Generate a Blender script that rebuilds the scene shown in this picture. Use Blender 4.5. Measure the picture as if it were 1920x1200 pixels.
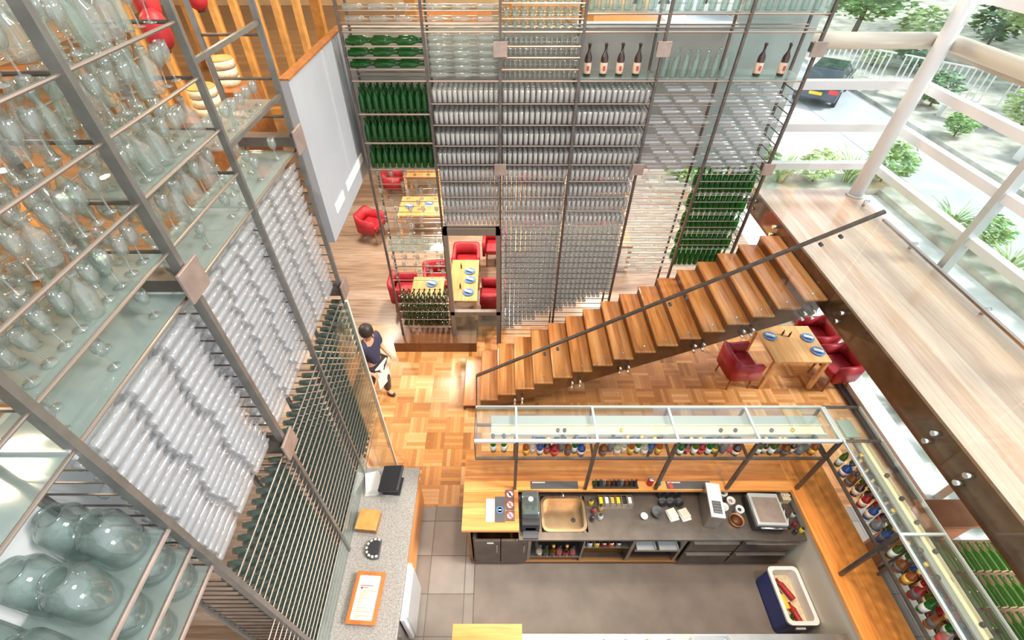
import bpy, math, random
from mathutils import Vector, Matrix
random.seed(7)
R = math.radians
sc = bpy.context.scene
C = sc.collection
for o in list(bpy.data.objects): bpy.data.objects.remove(o)

# ---------------------------------------------------------------- camera, sky, sun, exposure
cam = bpy.data.cameras.new('camera'); cam.sensor_width = 36; cam.lens = 871/1920*36
cam.shift_x = 22/1920; cam.clip_start = .05; cam.clip_end = 300
co = bpy.data.objects.new('camera', cam); C.objects.link(co)
co.location = (0, 0, 6.6); co.rotation_euler = (R(46.1), 0, 0); sc.camera = co
w = bpy.data.worlds.new('sky'); sc.world = w; w.use_nodes = True
nt = w.node_tree; nt.nodes.clear()
bg = nt.nodes.new('ShaderNodeBackground'); out = nt.nodes.new('ShaderNodeOutputWorld')
tc = nt.nodes.new('ShaderNodeTexCoord'); sp = nt.nodes.new('ShaderNodeSeparateXYZ')
rm = nt.nodes.new('ShaderNodeValToRGB')
rm.color_ramp.elements[0].position = 0.0; rm.color_ramp.elements[0].color = (.95, .97, 1, 1)
rm.color_ramp.elements[1].position = .8; rm.color_ramp.elements[1].color = (.78, .89, 1, 1)
nt.links.new(tc.outputs['Generated'], sp.inputs[0]); nt.links.new(sp.outputs['Z'], rm.inputs[0])
nt.links.new(rm.outputs[0], bg.inputs['Color']); bg.inputs['Strength'].default_value = 1.0
nt.links.new(bg.outputs[0], out.inputs[0])
def light(name, kind, loc, rot, energy, color, **k):
    l = bpy.data.lights.new(name, kind); l.energy = energy; l.color = color
    for a, b in k.items(): setattr(l, a, b)
    o = bpy.data.objects.new(name, l); o.location = loc; o.rotation_euler = rot; C.objects.link(o); return o
light('sun', 'SUN', (12, 2, 12), (R(4), R(46), R(-4)), 3.4, (1, .96, .90), angle=R(14))
# unseen lamps added to brighten the dining room, and the upper floor's ceiling lamps
WARM = (1, .80, .55)
for x, y in ((-1.2, 8.2), (1.6, 8.6), (-3.2, 9.6), (0.2, 11), (3, 11)):
    light('dining_lamp', 'AREA', (x, y, 3.6), (0, 0, 0), 95, (1, .86, .70), shape='DISK', size=.5)
for x, y in ((-1.8, 10), (1.2, 10), (3.4, 9.6), (-5.2, 9.5), (-5.5, 5), (-4.6, 2.2)):
    light('upper_lamp', 'AREA', (x, y, 7.2), (0, 0, 0), 70, WARM, shape='DISK', size=.6)
light('corridor_lamp', 'AREA', (-3.4, 5.4, 3.3), (0, 0, 0), 40, (1, .9, .8), shape='DISK', size=.4)
for x, y in ((1.0, 3.9), (-1.0, 4.6)):
    light('hall_lamp', 'AREA', (x, y, 8.6), (0, 0, 0), 75, WARM, shape='DISK', size=.5)
for x, y in ((.8, 1.6), (2.7, 1.6), (3.0, .4)):
    light('bar_lamp', 'SPOT', (x, y, 8.6), (0, 0, 0), 420, WARM, spot_size=R(60), spot_blend=.8, shadow_soft_size=.15)
sc.view_settings.view_transform = 'Standard'; sc.view_settings.look = 'None'
sc.view_settings.gamma = 1; sc.view_settings.use_curve_mapping = False
sc.view_settings.exposure = .55
cy = sc.cycles
cy.max_bounces = 7; cy.diffuse_bounces = 3; cy.glossy_bounces = 3; cy.transmission_bounces = 4
cy.transparent_max_bounces = 28; cy.caustics_reflective = False; cy.caustics_refractive = False
cy.sample_clamp_indirect = 4; cy.use_denoising = True
cy.use_adaptive_sampling = True; cy.adaptive_threshold = .03

# ---------------------------------------------------------------- materials
def newmat(n):
    m = bpy.data.materials.new(n); m.use_nodes = True; t = m.node_tree
    return m, t, t.nodes, t.links, t.nodes['Principled BSDF']
def plain(n, col, rough=.5, metal=0, spec=.5, vary=0, scale=20, bump=0, coat=0):
    m, t, N, L, p = newmat(n)
    p.inputs['Roughness'].default_value = rough; p.inputs['Metallic'].default_value = metal
    p.inputs['Specular IOR Level'].default_value = spec; p.inputs['Coat Weight'].default_value = coat
    p.inputs['Base Color'].default_value = (*col, 1)
    if vary or bump:
        c = N.new('ShaderNodeTexCoord'); z = N.new('ShaderNodeTexNoise'); z.inputs['Scale'].default_value = scale; z.inputs['Detail'].default_value = 5
        L.new(c.outputs['Object'], z.inputs['Vector'])
        if vary:
            r = N.new('ShaderNodeValToRGB'); r.color_ramp.elements[0].position = .3; r.color_ramp.elements[1].position = .7
            r.color_ramp.elements[0].color = (*[v*(1-vary) for v in col], 1); r.color_ramp.elements[1].color = (*[min(1, v*(1+vary)) for v in col], 1)
            L.new(z.outputs['Fac'], r.inputs[0]); L.new(r.outputs[0], p.inputs['Base Color'])
        if bump:
            b = N.new('ShaderNodeBump'); b.inputs['Strength'].default_value = bump; b.inputs['Distance'].default_value = .01
            L.new(z.outputs['Fac'], b.inputs['Height']); L.new(b.outputs[0], p.inputs['Normal'])
    return m
def wood(n, cols, axis=0, rough=.35, plank=.09, coat=.2, gap=True, seed=0):
    """long boards along axis (0 x, 1 y, 2 z) with streaked grain"""
    m, t, N, L, p = newmat(n)
    p.inputs['Roughness'].default_value = rough; p.inputs['Coat Weight'].default_value = coat; p.inputs['Coat Roughness'].default_value = .15
    c = N.new('ShaderNodeTexCoord'); mp = N.new('ShaderNodeMapping'); sc_ = [14, 14, 14]; sc_[axis] = .9
    mp.inputs['Scale'].default_value = sc_; mp.inputs['Location'].default_value = (seed, seed*2, 0)
    L.new(c.outputs['Object'], mp.inputs[0])
    z = N.new('ShaderNodeTexNoise'); z.inputs['Scale'].default_value = 1.6; z.inputs['Detail'].default_value = 6; z.inputs['Distortion'].default_value = .6
    L.new(mp.outputs[0], z.inputs['Vector'])
    s = N.new('ShaderNodeSeparateXYZ'); L.new(c.outputs['Object'], s.inputs[0])
    o = s.outputs[(axis+1) % 2 if axis < 2 else 0]
    d = N.new('ShaderNodeMath'); d.operation = 'DIVIDE'; d.inputs[1].default_value = plank; L.new(o, d.inputs[0])
    fl = N.new('ShaderNodeMath'); fl.operation = 'FLOOR'; L.new(d.outputs[0], fl.inputs[0])
    wn = N.new('ShaderNodeTexWhiteNoise'); wn.noise_dimensions = '1D'; L.new(fl.outputs[0], wn.inputs['W'])
    a = N.new('ShaderNodeMath'); a.operation = 'MULTIPLY_ADD'; a.inputs[1].default_value = .35
    L.new(wn.outputs['Value'], a.inputs[0])
    s2 = N.new('ShaderNodeMath'); s2.operation = 'SUBTRACT'; s2.inputs[1].default_value = .17; L.new(z.outputs['Fac'], s2.inputs[0]); L.new(s2.outputs[0], a.inputs[2])
    r = N.new('ShaderNodeValToRGB'); e = r.color_ramp.elements
    e[0].position = .25; e[0].color = (*cols[0], 1); e[1].position = .75; e[1].color = (*cols[-1], 1)
    if len(cols) == 3: k = e.new(.5); k.color = (*cols[1], 1)
    L.new(a.outputs[0], r.inputs[0]); L.new(r.outputs[0], p.inputs['Base Color'])
    return m
def parquet(n):
    m, t, N, L, p = newmat(n); p.inputs['Roughness'].default_value = .32; p.inputs['Coat Weight'].default_value = .25; p.inputs['Coat Roughness'].default_value = .2
    def MA(op, a, b=None, c3=None):
        q = N.new('ShaderNodeMath'); q.operation = op
        for i, v in enumerate((a, b, c3)):
            if v is None: continue
            if isinstance(v, (int, float)): q.inputs[i].default_value = v
            else: L.new(v, q.inputs[i])
        return q.outputs[0]
    c = N.new('ShaderNodeTexCoord'); s = N.new('ShaderNodeSeparateXYZ'); L.new(c.outputs['Object'], s.inputs[0])
    px = MA('DIVIDE', s.outputs['X'], .30); py = MA('DIVIDE', s.outputs['Y'], .30)
    cx = MA('FLOOR', px); cyy = MA('FLOOR', py); fx = MA('SUBTRACT', px, cx); fy = MA('SUBTRACT', py, cyy)
    par = MA('FLOORED_MODULO', MA('ADD', cx, cyy), 2)
    f = MA('ADD', MA('MULTIPLY', fx, par), MA('MULTIPLY', fy, MA('SUBTRACT', 1, par)))
    f5 = MA('MULTIPLY', f, 5); st = MA('FLOOR', f5); fr = MA('SUBTRACT', f5, st)
    cm = N.new('ShaderNodeCombineXYZ'); L.new(cx, cm.inputs[0]); L.new(cyy, cm.inputs[1]); L.new(st, cm.inputs[2])
    wn = N.new('ShaderNodeTexWhiteNoise'); L.new(cm.outputs[0], wn.inputs['Vector'])
    cm2 = N.new('ShaderNodeCombineXYZ'); L.new(cx, cm2.inputs[0]); L.new(cyy, cm2.inputs[1])
    wn2 = N.new('ShaderNodeTexWhiteNoise'); L.new(cm2.outputs[0], wn2.inputs['Vector'])
    z = N.new('ShaderNodeTexNoise'); z.inputs['Scale'].default_value = 30; z.inputs['Detail'].default_value = 4; L.new(c.outputs['Object'], z.inputs['Vector'])
    v = MA('ADD', MA('ADD', MA('MULTIPLY', wn.outputs['Value'], .42), MA('MULTIPLY', wn2.outputs['Value'], .38)), MA('MULTIPLY', z.outputs['Fac'], .25))
    r = N.new('ShaderNodeValToRGB'); e = r.color_ramp.elements
    e[0].position = .1; e[0].color = (.30, .105, .025, 1); e[1].position = .95; e[1].color = (.80, .44, .19, 1); k = e.new(.5); k.color = (.56, .24, .07, 1)
    L.new(v, r.inputs[0])
    g = MA('LESS_THAN', fr, .07)
    mx = N.new('ShaderNodeMix'); mx.data_type = 'RGBA'; L.new(MA('MULTIPLY', g, .45), mx.inputs['Factor'])
    L.new(r.outputs[0], mx.inputs['A']); mx.inputs['B'].default_value = (.16, .06, .02, 1)
    L.new(mx.outputs['Result'], p.inputs['Base Color'])
    return m
def tiles(n, c1, c2, size=.6, groutc=(.12, .11, .1), rough=.5):
    m, t, N, L, p = newmat(n); p.inputs['Roughness'].default_value = rough
    c = N.new('ShaderNodeTexCoord'); b = N.new('ShaderNodeTexBrick'); b.offset = 0
    b.inputs['Scale'].default_value = 1; b.inputs['Brick Width'].default_value = size; b.inputs['Row Height'].default_value = size; b.inputs['Mortar Size'].default_value = .006
    b.inputs['Color1'].default_value = (*c1, 1); b.inputs['Color2'].default_value = (*c2, 1); b.inputs['Mortar'].default_value = (*groutc, 1)
    L.new(c.outputs['Object'], b.inputs['Vector'])
    z = N.new('ShaderNodeTexNoise'); z.inputs['Scale'].default_value = 5; z.inputs['Detail'].default_value = 6; L.new(c.outputs['Object'], z.inputs['Vector'])
    mx = N.new('ShaderNodeMix'); mx.data_type = 'RGBA'; mx.blend_type = 'MULTIPLY'; mx.inputs['Factor'].default_value = .5
    r = N.new('ShaderNodeValToRGB'); r.color_ramp.elements[0].color = (.55, .55, .55, 1); r.color_ramp.elements[1].color = (1.3, 1.3, 1.3, 1)
    L.new(z.outputs['Fac'], r.inputs[0]); L.new(b.outputs[0], mx.inputs['A']); L.new(r.outputs[0], mx.inputs['B']); L.new(mx.outputs['Result'], p.inputs['Base Color'])
    return m
def glass(n, tint, body=None, amount=0, ior=1.45, rough=.03, gloss=(1, 1, 1), edge=0):
    """see-through glass: tinted transmission, Fresnel reflection and a share of milky body"""
    m, t, N, L, p = newmat(n); N.remove(p); o = N['Material Output']
    tr = N.new('ShaderNodeBsdfTransparent'); tr.inputs[0].default_value = (*tint, 1)
    gl = N.new('ShaderNodeBsdfGlossy'); gl.inputs['Roughness'].default_value = rough; gl.inputs[0].default_value = (*gloss, 1)
    lw = N.new('ShaderNodeLayerWeight'); pw = N.new('ShaderNodeMath'); pw.operation = 'POWER'; pw.inputs[1].default_value = 4.5
    fr = N.new('ShaderNodeMath'); fr.operation = 'MULTIPLY_ADD'; f0 = ((ior-1)/(ior+1))**2; fr.inputs[1].default_value = .85-f0; fr.inputs[2].default_value = f0
    L.new(lw.outputs['Facing'], pw.inputs[0]); L.new(pw.outputs[0], fr.inputs[0])
    mx = N.new('ShaderNodeMixShader'); src = tr.outputs[0]
    if edge:
        cr_ = N.new('ShaderNodeMix'); cr_.data_type = 'RGBA'; cr_.inputs['A'].default_value = (*tint, 1); cr_.inputs['B'].default_value = (*[v*edge for v in tint], 1)
        p2 = N.new('ShaderNodeMath'); p2.operation = 'POWER'; p2.inputs[1].default_value = 2.0; L.new(lw.outputs['Facing'], p2.inputs[0])
        L.new(p2.outputs[0], cr_.inputs['Factor']); L.new(cr_.outputs['Result'], tr.inputs[0])
    if amount:
        df = N.new('ShaderNodeBsdfDiffuse'); df.inputs[0].default_value = (*body, 1)
        tl = N.new('ShaderNodeBsdfTranslucent'); tl.inputs[0].default_value = (*body, 1)
        ad = N.new('ShaderNodeMixShader'); ad.inputs[0].default_value = .5; L.new(df.outputs[0], ad.inputs[1]); L.new(tl.outputs[0], ad.inputs[2])
        m2 = N.new('ShaderNodeMixShader'); m2.inputs[0].default_value = amount; L.new(src, m2.inputs[1]); L.new(ad.outputs[0], m2.inputs[2]); src = m2.outputs[0]
    L.new(fr.outputs[0], mx.inputs[0]); L.new(src, mx.inputs[1]); L.new(gl.outputs[0], mx.inputs[2]); L.new(mx.outputs[0], o.inputs[0])
    return m
def emis(n, col, s):
    m, t, N, L, p = newmat(n); p.inputs['Base Color'].default_value = (*[v*.45 for v in col], 1)
    p.inputs['Emission Color'].default_value = (*col, 1); p.inputs['Emission Strength'].default_value = s; return m
M = dict(
    parquet=parquet('parquet'),
    barwood=wood('bar_wood', [(.60, .19, .035), (.80, .30, .065), (.90, .40, .115)], 0, .38, .14),
    barwood_y=wood('bar_wood_lengthwise', [(.60, .19, .035), (.80, .30, .065), (.90, .40, .115)], 1, .38, .14, seed=4),
    barside=wood('bar_side_wood', [(.30, .12, .03), (.42, .19, .05)], 0, .5, .3),
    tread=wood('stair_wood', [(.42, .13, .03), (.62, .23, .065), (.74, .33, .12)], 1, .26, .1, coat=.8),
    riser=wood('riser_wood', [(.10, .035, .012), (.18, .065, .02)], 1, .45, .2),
    deck=wood('walkway_wood', [(.56, .35, .25), (.66, .45, .34), (.74, .56, .46)], 1, .18, .26, coat=1.0),
    table=wood('table_wood', [(.62, .30, .10), (.82, .48, .20)], 1, .4, .12),
    legwood=plain('leg_wood', (.34, .13, .04), .4, vary=.25),
    upfloor=wood('upper_floor_wood', [(.15, .085, .04), (.27, .15, .07)], 0, .3, .15, coat=.4),
    slat=plain('amber_wood', (.60, .30, .08), .45, vary=.2, scale=8),
    warmwall=plain('amber_wall', (.78, .58, .36), .6, vary=.15, scale=2),
    diningfloor=wood('dining_floor_wood', [(.22, .14, .09), (.36, .26, .19), (.46, .37, .30)], 0, .3, .3, coat=.3),
    post=plain('grey_post_steel', (.25, .235, .215), .34, .6, vary=.15, scale=9),
    steel=plain('bronze_steel', (.15, .125, .11), .38, .7, vary=.2, scale=12),
    rod=plain('rod_steel', (.42, .35, .30), .3, .8),
    plate=plain('plate_steel', (.40, .31, .27), .45, .5, vary=.15, scale=9),
    fascia=plain('brown_steel', (.17, .085, .045), .35, .5, vary=.25, scale=5),
    chrome=plain('chrome', (.72, .72, .72), .18, 1),
    inox=plain('stainless', (.46, .43, .40), .3, .85, vary=.12, scale=6),
    copperinox=plain('warm_stainless', (.60, .42, .26), .28, .9, vary=.15, scale=5),
    darkinox=plain('dark_stainless', (.19, .16, .14), .35, .7, vary=.2, scale=5),
    wall=plain('grey_plaster', (.36, .38, .41), .6, vary=.06, scale=1.2),
    taupe=plain('taupe_panel', (.50, .455, .41), .6, vary=.08, scale=2),
    pgreen=plain('pale_green_panel', (.42, .49, .46), .5, vary=.06, scale=2),
    white=plain('white_paint', (.85, .85, .86), .35), cream=plain('cream_paint', (.74, .67, .56), .4), tray=plain('tray_grey', (.42, .42, .40), .5),
    silver=plain('silver_paint', (.62, .64, .64), .3, .3),
    stone=plain('speckled_stone', (.33, .31, .285), .45, vary=.35, scale=70),
    slate=tiles('slate_tiles', (.22, .185, .16), (.32, .29, .265), .46),
    mat=plain('rubber_mat', (.215, .175, .155), .55, vary=.18, scale=3),
    black=plain('black_plastic', (.025, .025, .03), .4), darkgrey=plain('charcoal', (.09, .09, .10), .5),
    red=plain('red_leather', (.40, .018, .03), .42, vary=.15, scale=6),
    paper=plain('paper', (.74, .73, .70), .7), gold=plain('gilt', (.80, .52, .10), .35, .4),
    orange=wood('orange_frame_wood', [(.62, .13, .02), (.78, .20, .04)], 1, .4, .2),
    blue=plain('blue_plastic', (.02, .05, .28), .35), bluecloth=plain('blue_napkin', (.10, .25, .55), .7),
    navy=plain('navy_cloth', (.035, .035, .07), .8), yellow=plain('yellow_plastic', (.9, .62, .02), .4),
    skin=plain('skin', (.62, .32, .20), .55), hair=plain('dark_hair', (.03, .02, .015), .5),
    bamboo=plain('bamboo', (.72, .60, .40), .6, vary=.2, scale=30), brown=plain('dark_bottle', (.035, .012, .006), .12, coat=1),
    label=plain('buff_label', (.72, .55, .42), .6, vary=.2, scale=30), redink=plain('red_print', (.55, .06, .05), .5),
    copper=plain('copper', (.62, .28, .14), .35, .6, vary=.2, scale=3),
    asphalt=plain('asphalt', (.50, .54, .58), .8, vary=.15, scale=.6), paving=plain('paving', (.75, .75, .74), .8, vary=.2, scale=2),
    soil=plain('garden_soil', (.48, .48, .42), .9, vary=.4, scale=1.5),
    leaf=plain('green_leaf', (.30, .52, .18), .5, vary=.5, scale=4), leaf2=plain('pale_leaf', (.55, .70, .34), .5, vary=.4, scale=5),
    leafd=plain('dark_leaf', (.16, .32, .15), .5, vary=.5, scale=3), bark=plain('bark', (.2, .14, .1), .9, vary=.3),
    carpaint=plain('dark_car_paint', (.02, .03, .06), .2, coat=1), carglass=plain('car_glass', (.05, .07, .09), .05),
    redlamp=plain('red_lens', (.75, .03, .03), .2), tyre=plain('tyre', (.02, .02, .02), .8),
    pane=glass('window_pane', (.95, .98, .97), ior=1.35), screen=glass('screen_glass', (.88, .95, .92), (.7, .85, .8), .03, 1.4),
    shelfg=glass('frosted_shelf_glass', (.80, .88, .86), (.64, .73, .71), .34, 1.6, .08),
    clear=glass('clear_glass', (.88, .92, .90), (.86, .89, .88), .16, 1.7, edge=.55),
    tube=glass('milky_clear_glass', (.90, .91, .92), (.96, .96, .96), .42, 1.9, .06, edge=.72),
    tealg=glass('teal_glass', (.80, .89, .86), (.66, .77, .73), .20, 1.7, edge=.42),
    smoke=glass('smoky_teal_glass', (.50, .60, .57), (.22, .30, .28), .35, 1.6),
    olived=glass('dark_olive_glass', (.10, .16, .04), (.05, .08, .015), .6, 1.5),
    lime=glass('light_green_bottle_glass', (.42, .70, .25), (.34, .60, .15), .5, 1.6),
    tubel=glass('long_clear_glass', (.95, .96, .97), (.92, .92, .94), .26, 2.0, .05, edge=.5), jarg=glass('jar_glass', (.93, .97, .96), (.78, .86, .84), .08, 1.7, edge=.6),
    gridg=glass('thick_small_glass', (.96, .97, .96), (.95, .97, .95), .58, 1.8, .08, edge=.7),
    casepane=glass('display_case_glass', (.93, .97, .95), ior=1.9),
    greeng=glass('green_bottle_glass', (.10, .42, .10), (.03, .22, .04), .45, 1.5),
    olive=glass('olive_bottle_glass', (.35, .48, .12), (.10, .18, .03), .5, 1.5),
    amber=glass('amber_bottle_glass', (.75, .38, .10), (.45, .16, .03), .5, 1.5),
    redg=glass('red_liquor', (.7, .1, .06), (.5, .03, .03), .6, 1.5),
    blueg=glass('blue_liquor', (.15, .3, .75), (.05, .15, .45), .6, 1.5),
    frame=plain('opening_frame', (.20, .17, .14), .5, .2),
    lamp=emis('warm_light_strip', (1, .80, .48), .62), lampw=emis('white_light_strip', (1, .96, .9), 1.3),
    lantern=plain('lantern_red', (.42, .02, .025), .5),
)

# ---------------------------------------------------------------- mesh helpers
class MB:
    def __init__(s): s.v = []; s.f = []
    def add(s, vs, fs, mt=None):
        n = len(s.v)
        s.v += [tuple(mt @ Vector(p)) for p in vs] if mt is not None else [tuple(p) for p in vs]
        s.f += [tuple(i+n for i in q) for q in fs]; return s
    def box(s, c, d, rz=0, rx=0, ry=0, taper=1):
        x, y, z = d[0]/2, d[1]/2, d[2]/2; k = taper
        vs = [(-x, -y, -z), (x, -y, -z), (x, y, -z), (-x, y, -z), (-x*k, -y*k, z), (x*k, -y*k, z), (x*k, y*k, z), (-x*k, y*k, z)]
        fs = [(0, 3, 2, 1), (4, 5, 6, 7), (0, 1, 5, 4), (1, 2, 6, 5), (2, 3, 7, 6), (3, 0, 4, 7)]
        mt = Matrix.Translation(c) @ Matrix.Rotation(rz, 4, 'Z') @ Matrix.Rotation(ry, 4, 'Y') @ Matrix.Rotation(rx, 4, 'X')
        return s.add(vs, fs, mt)
    def b2(s, x0, x1, y0, y1, z0, z1): return s.box(((x0+x1)/2, (y0+y1)/2, (z0+z1)/2), (x1-x0, y1-y0, z1-z0))
    def cyl(s, p0, p1, r, n=10, r1=None):
        p0, p1 = Vector(p0), Vector(p1); d = p1-p0; q = d.to_track_quat('Z', 'Y').to_matrix().to_4x4(); r1 = r if r1 is None else r1
        L = d.length; vs = []
        for k, (z, rr) in enumerate(((0, r), (L, r1))):
            vs += [(rr*math.cos(2*math.pi*i/n), rr*math.sin(2*math.pi*i/n), z) for i in range(n)]
        fs = [(i, (i+1) % n, n+(i+1) % n, n+i) for i in range(n)] + [tuple(range(n))[::-1], tuple(range(n, 2*n))]
        return s.add(vs, fs, Matrix.Translation(p0) @ q)
    def bar(s, p0, p1, w, h):
        p0, p1 = Vector(p0), Vector(p1); d = p1-p0; up = 'Y'
        q = d.to_track_quat('Y', 'Z').to_matrix().to_4x4()
        s2 = MB().box((0, d.length/2, 0), (w, d.length, h)); return s.add(s2.v, s2.f, Matrix.Translation(p0) @ q)
    def lathe(s, prof, n=12, mt=None):
        vs = []; fs = []
        for r, z in prof: vs += [(r*math.cos(2*math.pi*i/n), r*math.sin(2*math.pi*i/n), z) for i in range(n)]
        for k in range(len(prof)-1):
            for i in range(n): fs.append((k*n+i, k*n+(i+1) % n, (k+1)*n+(i+1) % n, (k+1)*n+i))
        if prof[0][0] > 0: fs.append(tuple(range(n))[::-1])
        if prof[-1][0] > 0 and prof[-1] != prof[0]: fs.append(tuple(range((len(prof)-1)*n, len(prof)*n)))
        return s.add(vs, fs, mt)
    def prism(s, pts, axis, a, b):
        """outline pts extruded between a and b along axis"""
        n = len(pts)
        def put(p, t): q = list(p); q.insert(axis, t); return q
        vs = [put(p, a) for p in pts] + [put(p, b) for p in pts]
        fs = [(i, (i+1) % n, n+(i+1) % n, n+i) for i in range(n)] + [tuple(range(n))[::-1], tuple(range(n, 2*n))]
        return s.add(vs, fs)
    def mesh(s, name, mat, smooth=False):
        me = bpy.data.meshes.new(name); me.from_pydata(s.v, [], s.f); me.materials.append(mat)
        if smooth:
            me.polygons.foreach_set('use_smooth', [len(p.vertices) < 5 for p in me.polygons])
        me.update(); return me
    def build(s, name, mat, parent=None, smooth=False, bevel=0, loc=None):
        m_ = M[mat] if isinstance(mat, str) else mat
        o = bpy.data.objects.new(name, s.mesh(name, m_, smooth)); C.objects.link(o)
        if parent is not None: o.parent = parent
        if loc: o.location = loc
        if bevel:
            b = o.modifiers.new('b', 'BEVEL'); b.width = bevel; b.segments = 2; b.limit_method = 'ANGLE'
        return o
def rrect(w, d, r, n=5):
    p_ = []
    for cx, cy_, a0 in ((w-r, d-r, 0), (-w+r, d-r, 90), (-w+r, -d+r, 180), (w-r, -d+r, 270)):
        for i in range(n+1): a = R(a0+90*i/n); p_.append((cx+r*math.cos(a), cy_+r*math.sin(a)))
    return p_
def ring(outer, inner, z0, z1):
    mb = MB(); n = len(outer)
    vs = [(x, y, z) for z in (z0, z1) for x, y in outer] + [(x, y, z) for z in (z0, z1) for x, y in inner]
    fs = []
    for i in range(n):
        j = (i+1) % n
        fs += [(i, j, n+j, n+i), (2*n+j, 2*n+i, 3*n+i, 3*n+j), (n+i, n+j, 3*n+j, 3*n+i), (j, i, 2*n+i, 2*n+j)]
    return mb.add(vs, fs)
def tag(o, label, cat, group=None, kind=None):
    if label: o['label'] = label
    if cat: o['category'] = cat
    if group: o['group'] = group
    if kind: o['kind'] = kind
    return o
def thing(name, label, cat, loc=(0, 0, 0), rz=0, group=None):
    o = bpy.data.objects.new(name, None); C.objects.link(o); o.empty_display_size = .1
    o.location = loc; o.rotation_euler = (0, 0, rz); return tag(o, label, cat, group)
def struct(name, mb, mat, **k): return tag(mb.build(name, mat, **k), None, None, None, 'structure')
def dup(root, loc, rz=0, label=None, group=None):
    r = root.copy(); C.objects.link(r); r.location = loc; r.rotation_euler = (0, 0, rz)
    if label: r['label'] = label
    if group: r['group'] = group
    for ch in list(root.children):
        c = ch.copy(); C.objects.link(c); c.parent = r
        for g in ch.children:
            d = g.copy(); C.objects.link(d); d.parent = c
    return r
def put(me, name, label, cat, group, loc, rot=(0, 0, 0), scale=1):
    o = bpy.data.objects.new(name, me); C.objects.link(o); o.location = loc; o.rotation_euler = rot
    if scale != 1: o.scale = (scale,)*3
    return tag(o, label, cat, group)
def mass(src, places, name, mat, label, cat):
    """the uncountable rest: one object holding many copies of one outline"""
    mb = MB(); me = MB(); 
    for loc, rot in places:
        mt = Matrix.Translation(loc) @ (Matrix.Rotation(rot[2], 4, 'Z') @ Matrix.Rotation(rot[1], 4, 'Y') @ Matrix.Rotation(rot[0], 4, 'X'))
        mb.add(src.v, src.f, mt)
    return tag(mb.build(name, mat, smooth=True), label, cat, None, 'stuff')
FIRST = 'first'
ORD = ['top', 'second', 'third', 'fourth', 'fifth', 'sixth', 'seventh', 'eighth', 'ninth', 'tenth', 'eleventh', 'twelfth', 'thirteenth', 'fourteenth', 'fifteenth', 'sixteenth', 'seventeenth', 'eighteenth', 'nineteenth', 'twentieth', 'twenty-first', 'twenty-second', 'twenty-third', 'twenty-fourth', 'twenty-fifth', 'twenty-sixth', 'twenty-seventh', 'twenty-eighth', 'twenty-ninth', 'thirtieth', 'thirty-first', 'thirty-second', 'thirty-third']
BAY = ['first', 'second', 'third', 'fourth', 'fifth', 'sixth']
HALF = math.pi/2

# ---------------------------------------------------------------- setting: floors, walls, slabs, facades
struct('floor', MB().b2(-2.6, 6.13, 2.97, 6.7, -.1, 0), 'parquet')
struct('floor', MB().b2(-2.6, 6.13, -1.5, 2.97, -.1, -.002), 'slate')
struct('floor', MB().b2(-6.5, 6.13, 6.7, 14.5, -.1, -.001), 'diningfloor')
struct('floor', MB().b2(-6.5, -2.6, -1.5, 6.7, -.1, -.001), 'diningfloor')
struct('floor', MB().b2(-9, 3.9, 6.76, 14.5, 3.75, 4.1), 'upfloor')
struct('floor', MB().b2(-9, -2.3, -2, 4.6, 3.8, 4.1), 'upfloor')
struct('floor', MB().b2(-9, -2.06, 4.6, 6.76, 3.8, 4.1), 'upfloor')
struct('wall_left', MB().b2(-2.06, -1.98, 4.67, 6.76, 3.4, 5.2), 'wall')
struct('trim_1', MB().b2(-2.07, -1.97, 4.67, 6.76, 5.2, 5.22), 'legwood')
struct('wall_back', MB().b2(-1.98, 2.95, 6.70, 6.76, 3.35, 5.22), 'taupe')
struct('wall_back', MB().b2(2.95, 3.95, 6.70, 6.76, 3.35, 5.9), 'pgreen')
struct('trim_2', MB().b2(.95, 2.95, 6.66, 6.79, 5.22, 5.26), 'white')
struct('wall_far', MB().b2(-9, 3.9, 14.5, 14.6, -.1, 9), 'warmwall')
struct('wall_far_left', MB().b2(-9.1, -9, -2, 14.6, 4.1, 8), 'warmwall')
struct('wall_dining_left', MB().b2(-6.6, -6.5, -1.5, 14.5, 0, 3.75), 'cream')
# white panel added behind the left rack's long bottles to make them look bright
struct('wall_rack_back', MB().b2(-2.29, -2.26, -1.2, 3.95, 3.30, 4.80), 'white')
struct('floor_base', MB().b2(-2.0, -.45, 5.98, 6.7, 0, .24), 'riser')

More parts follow.
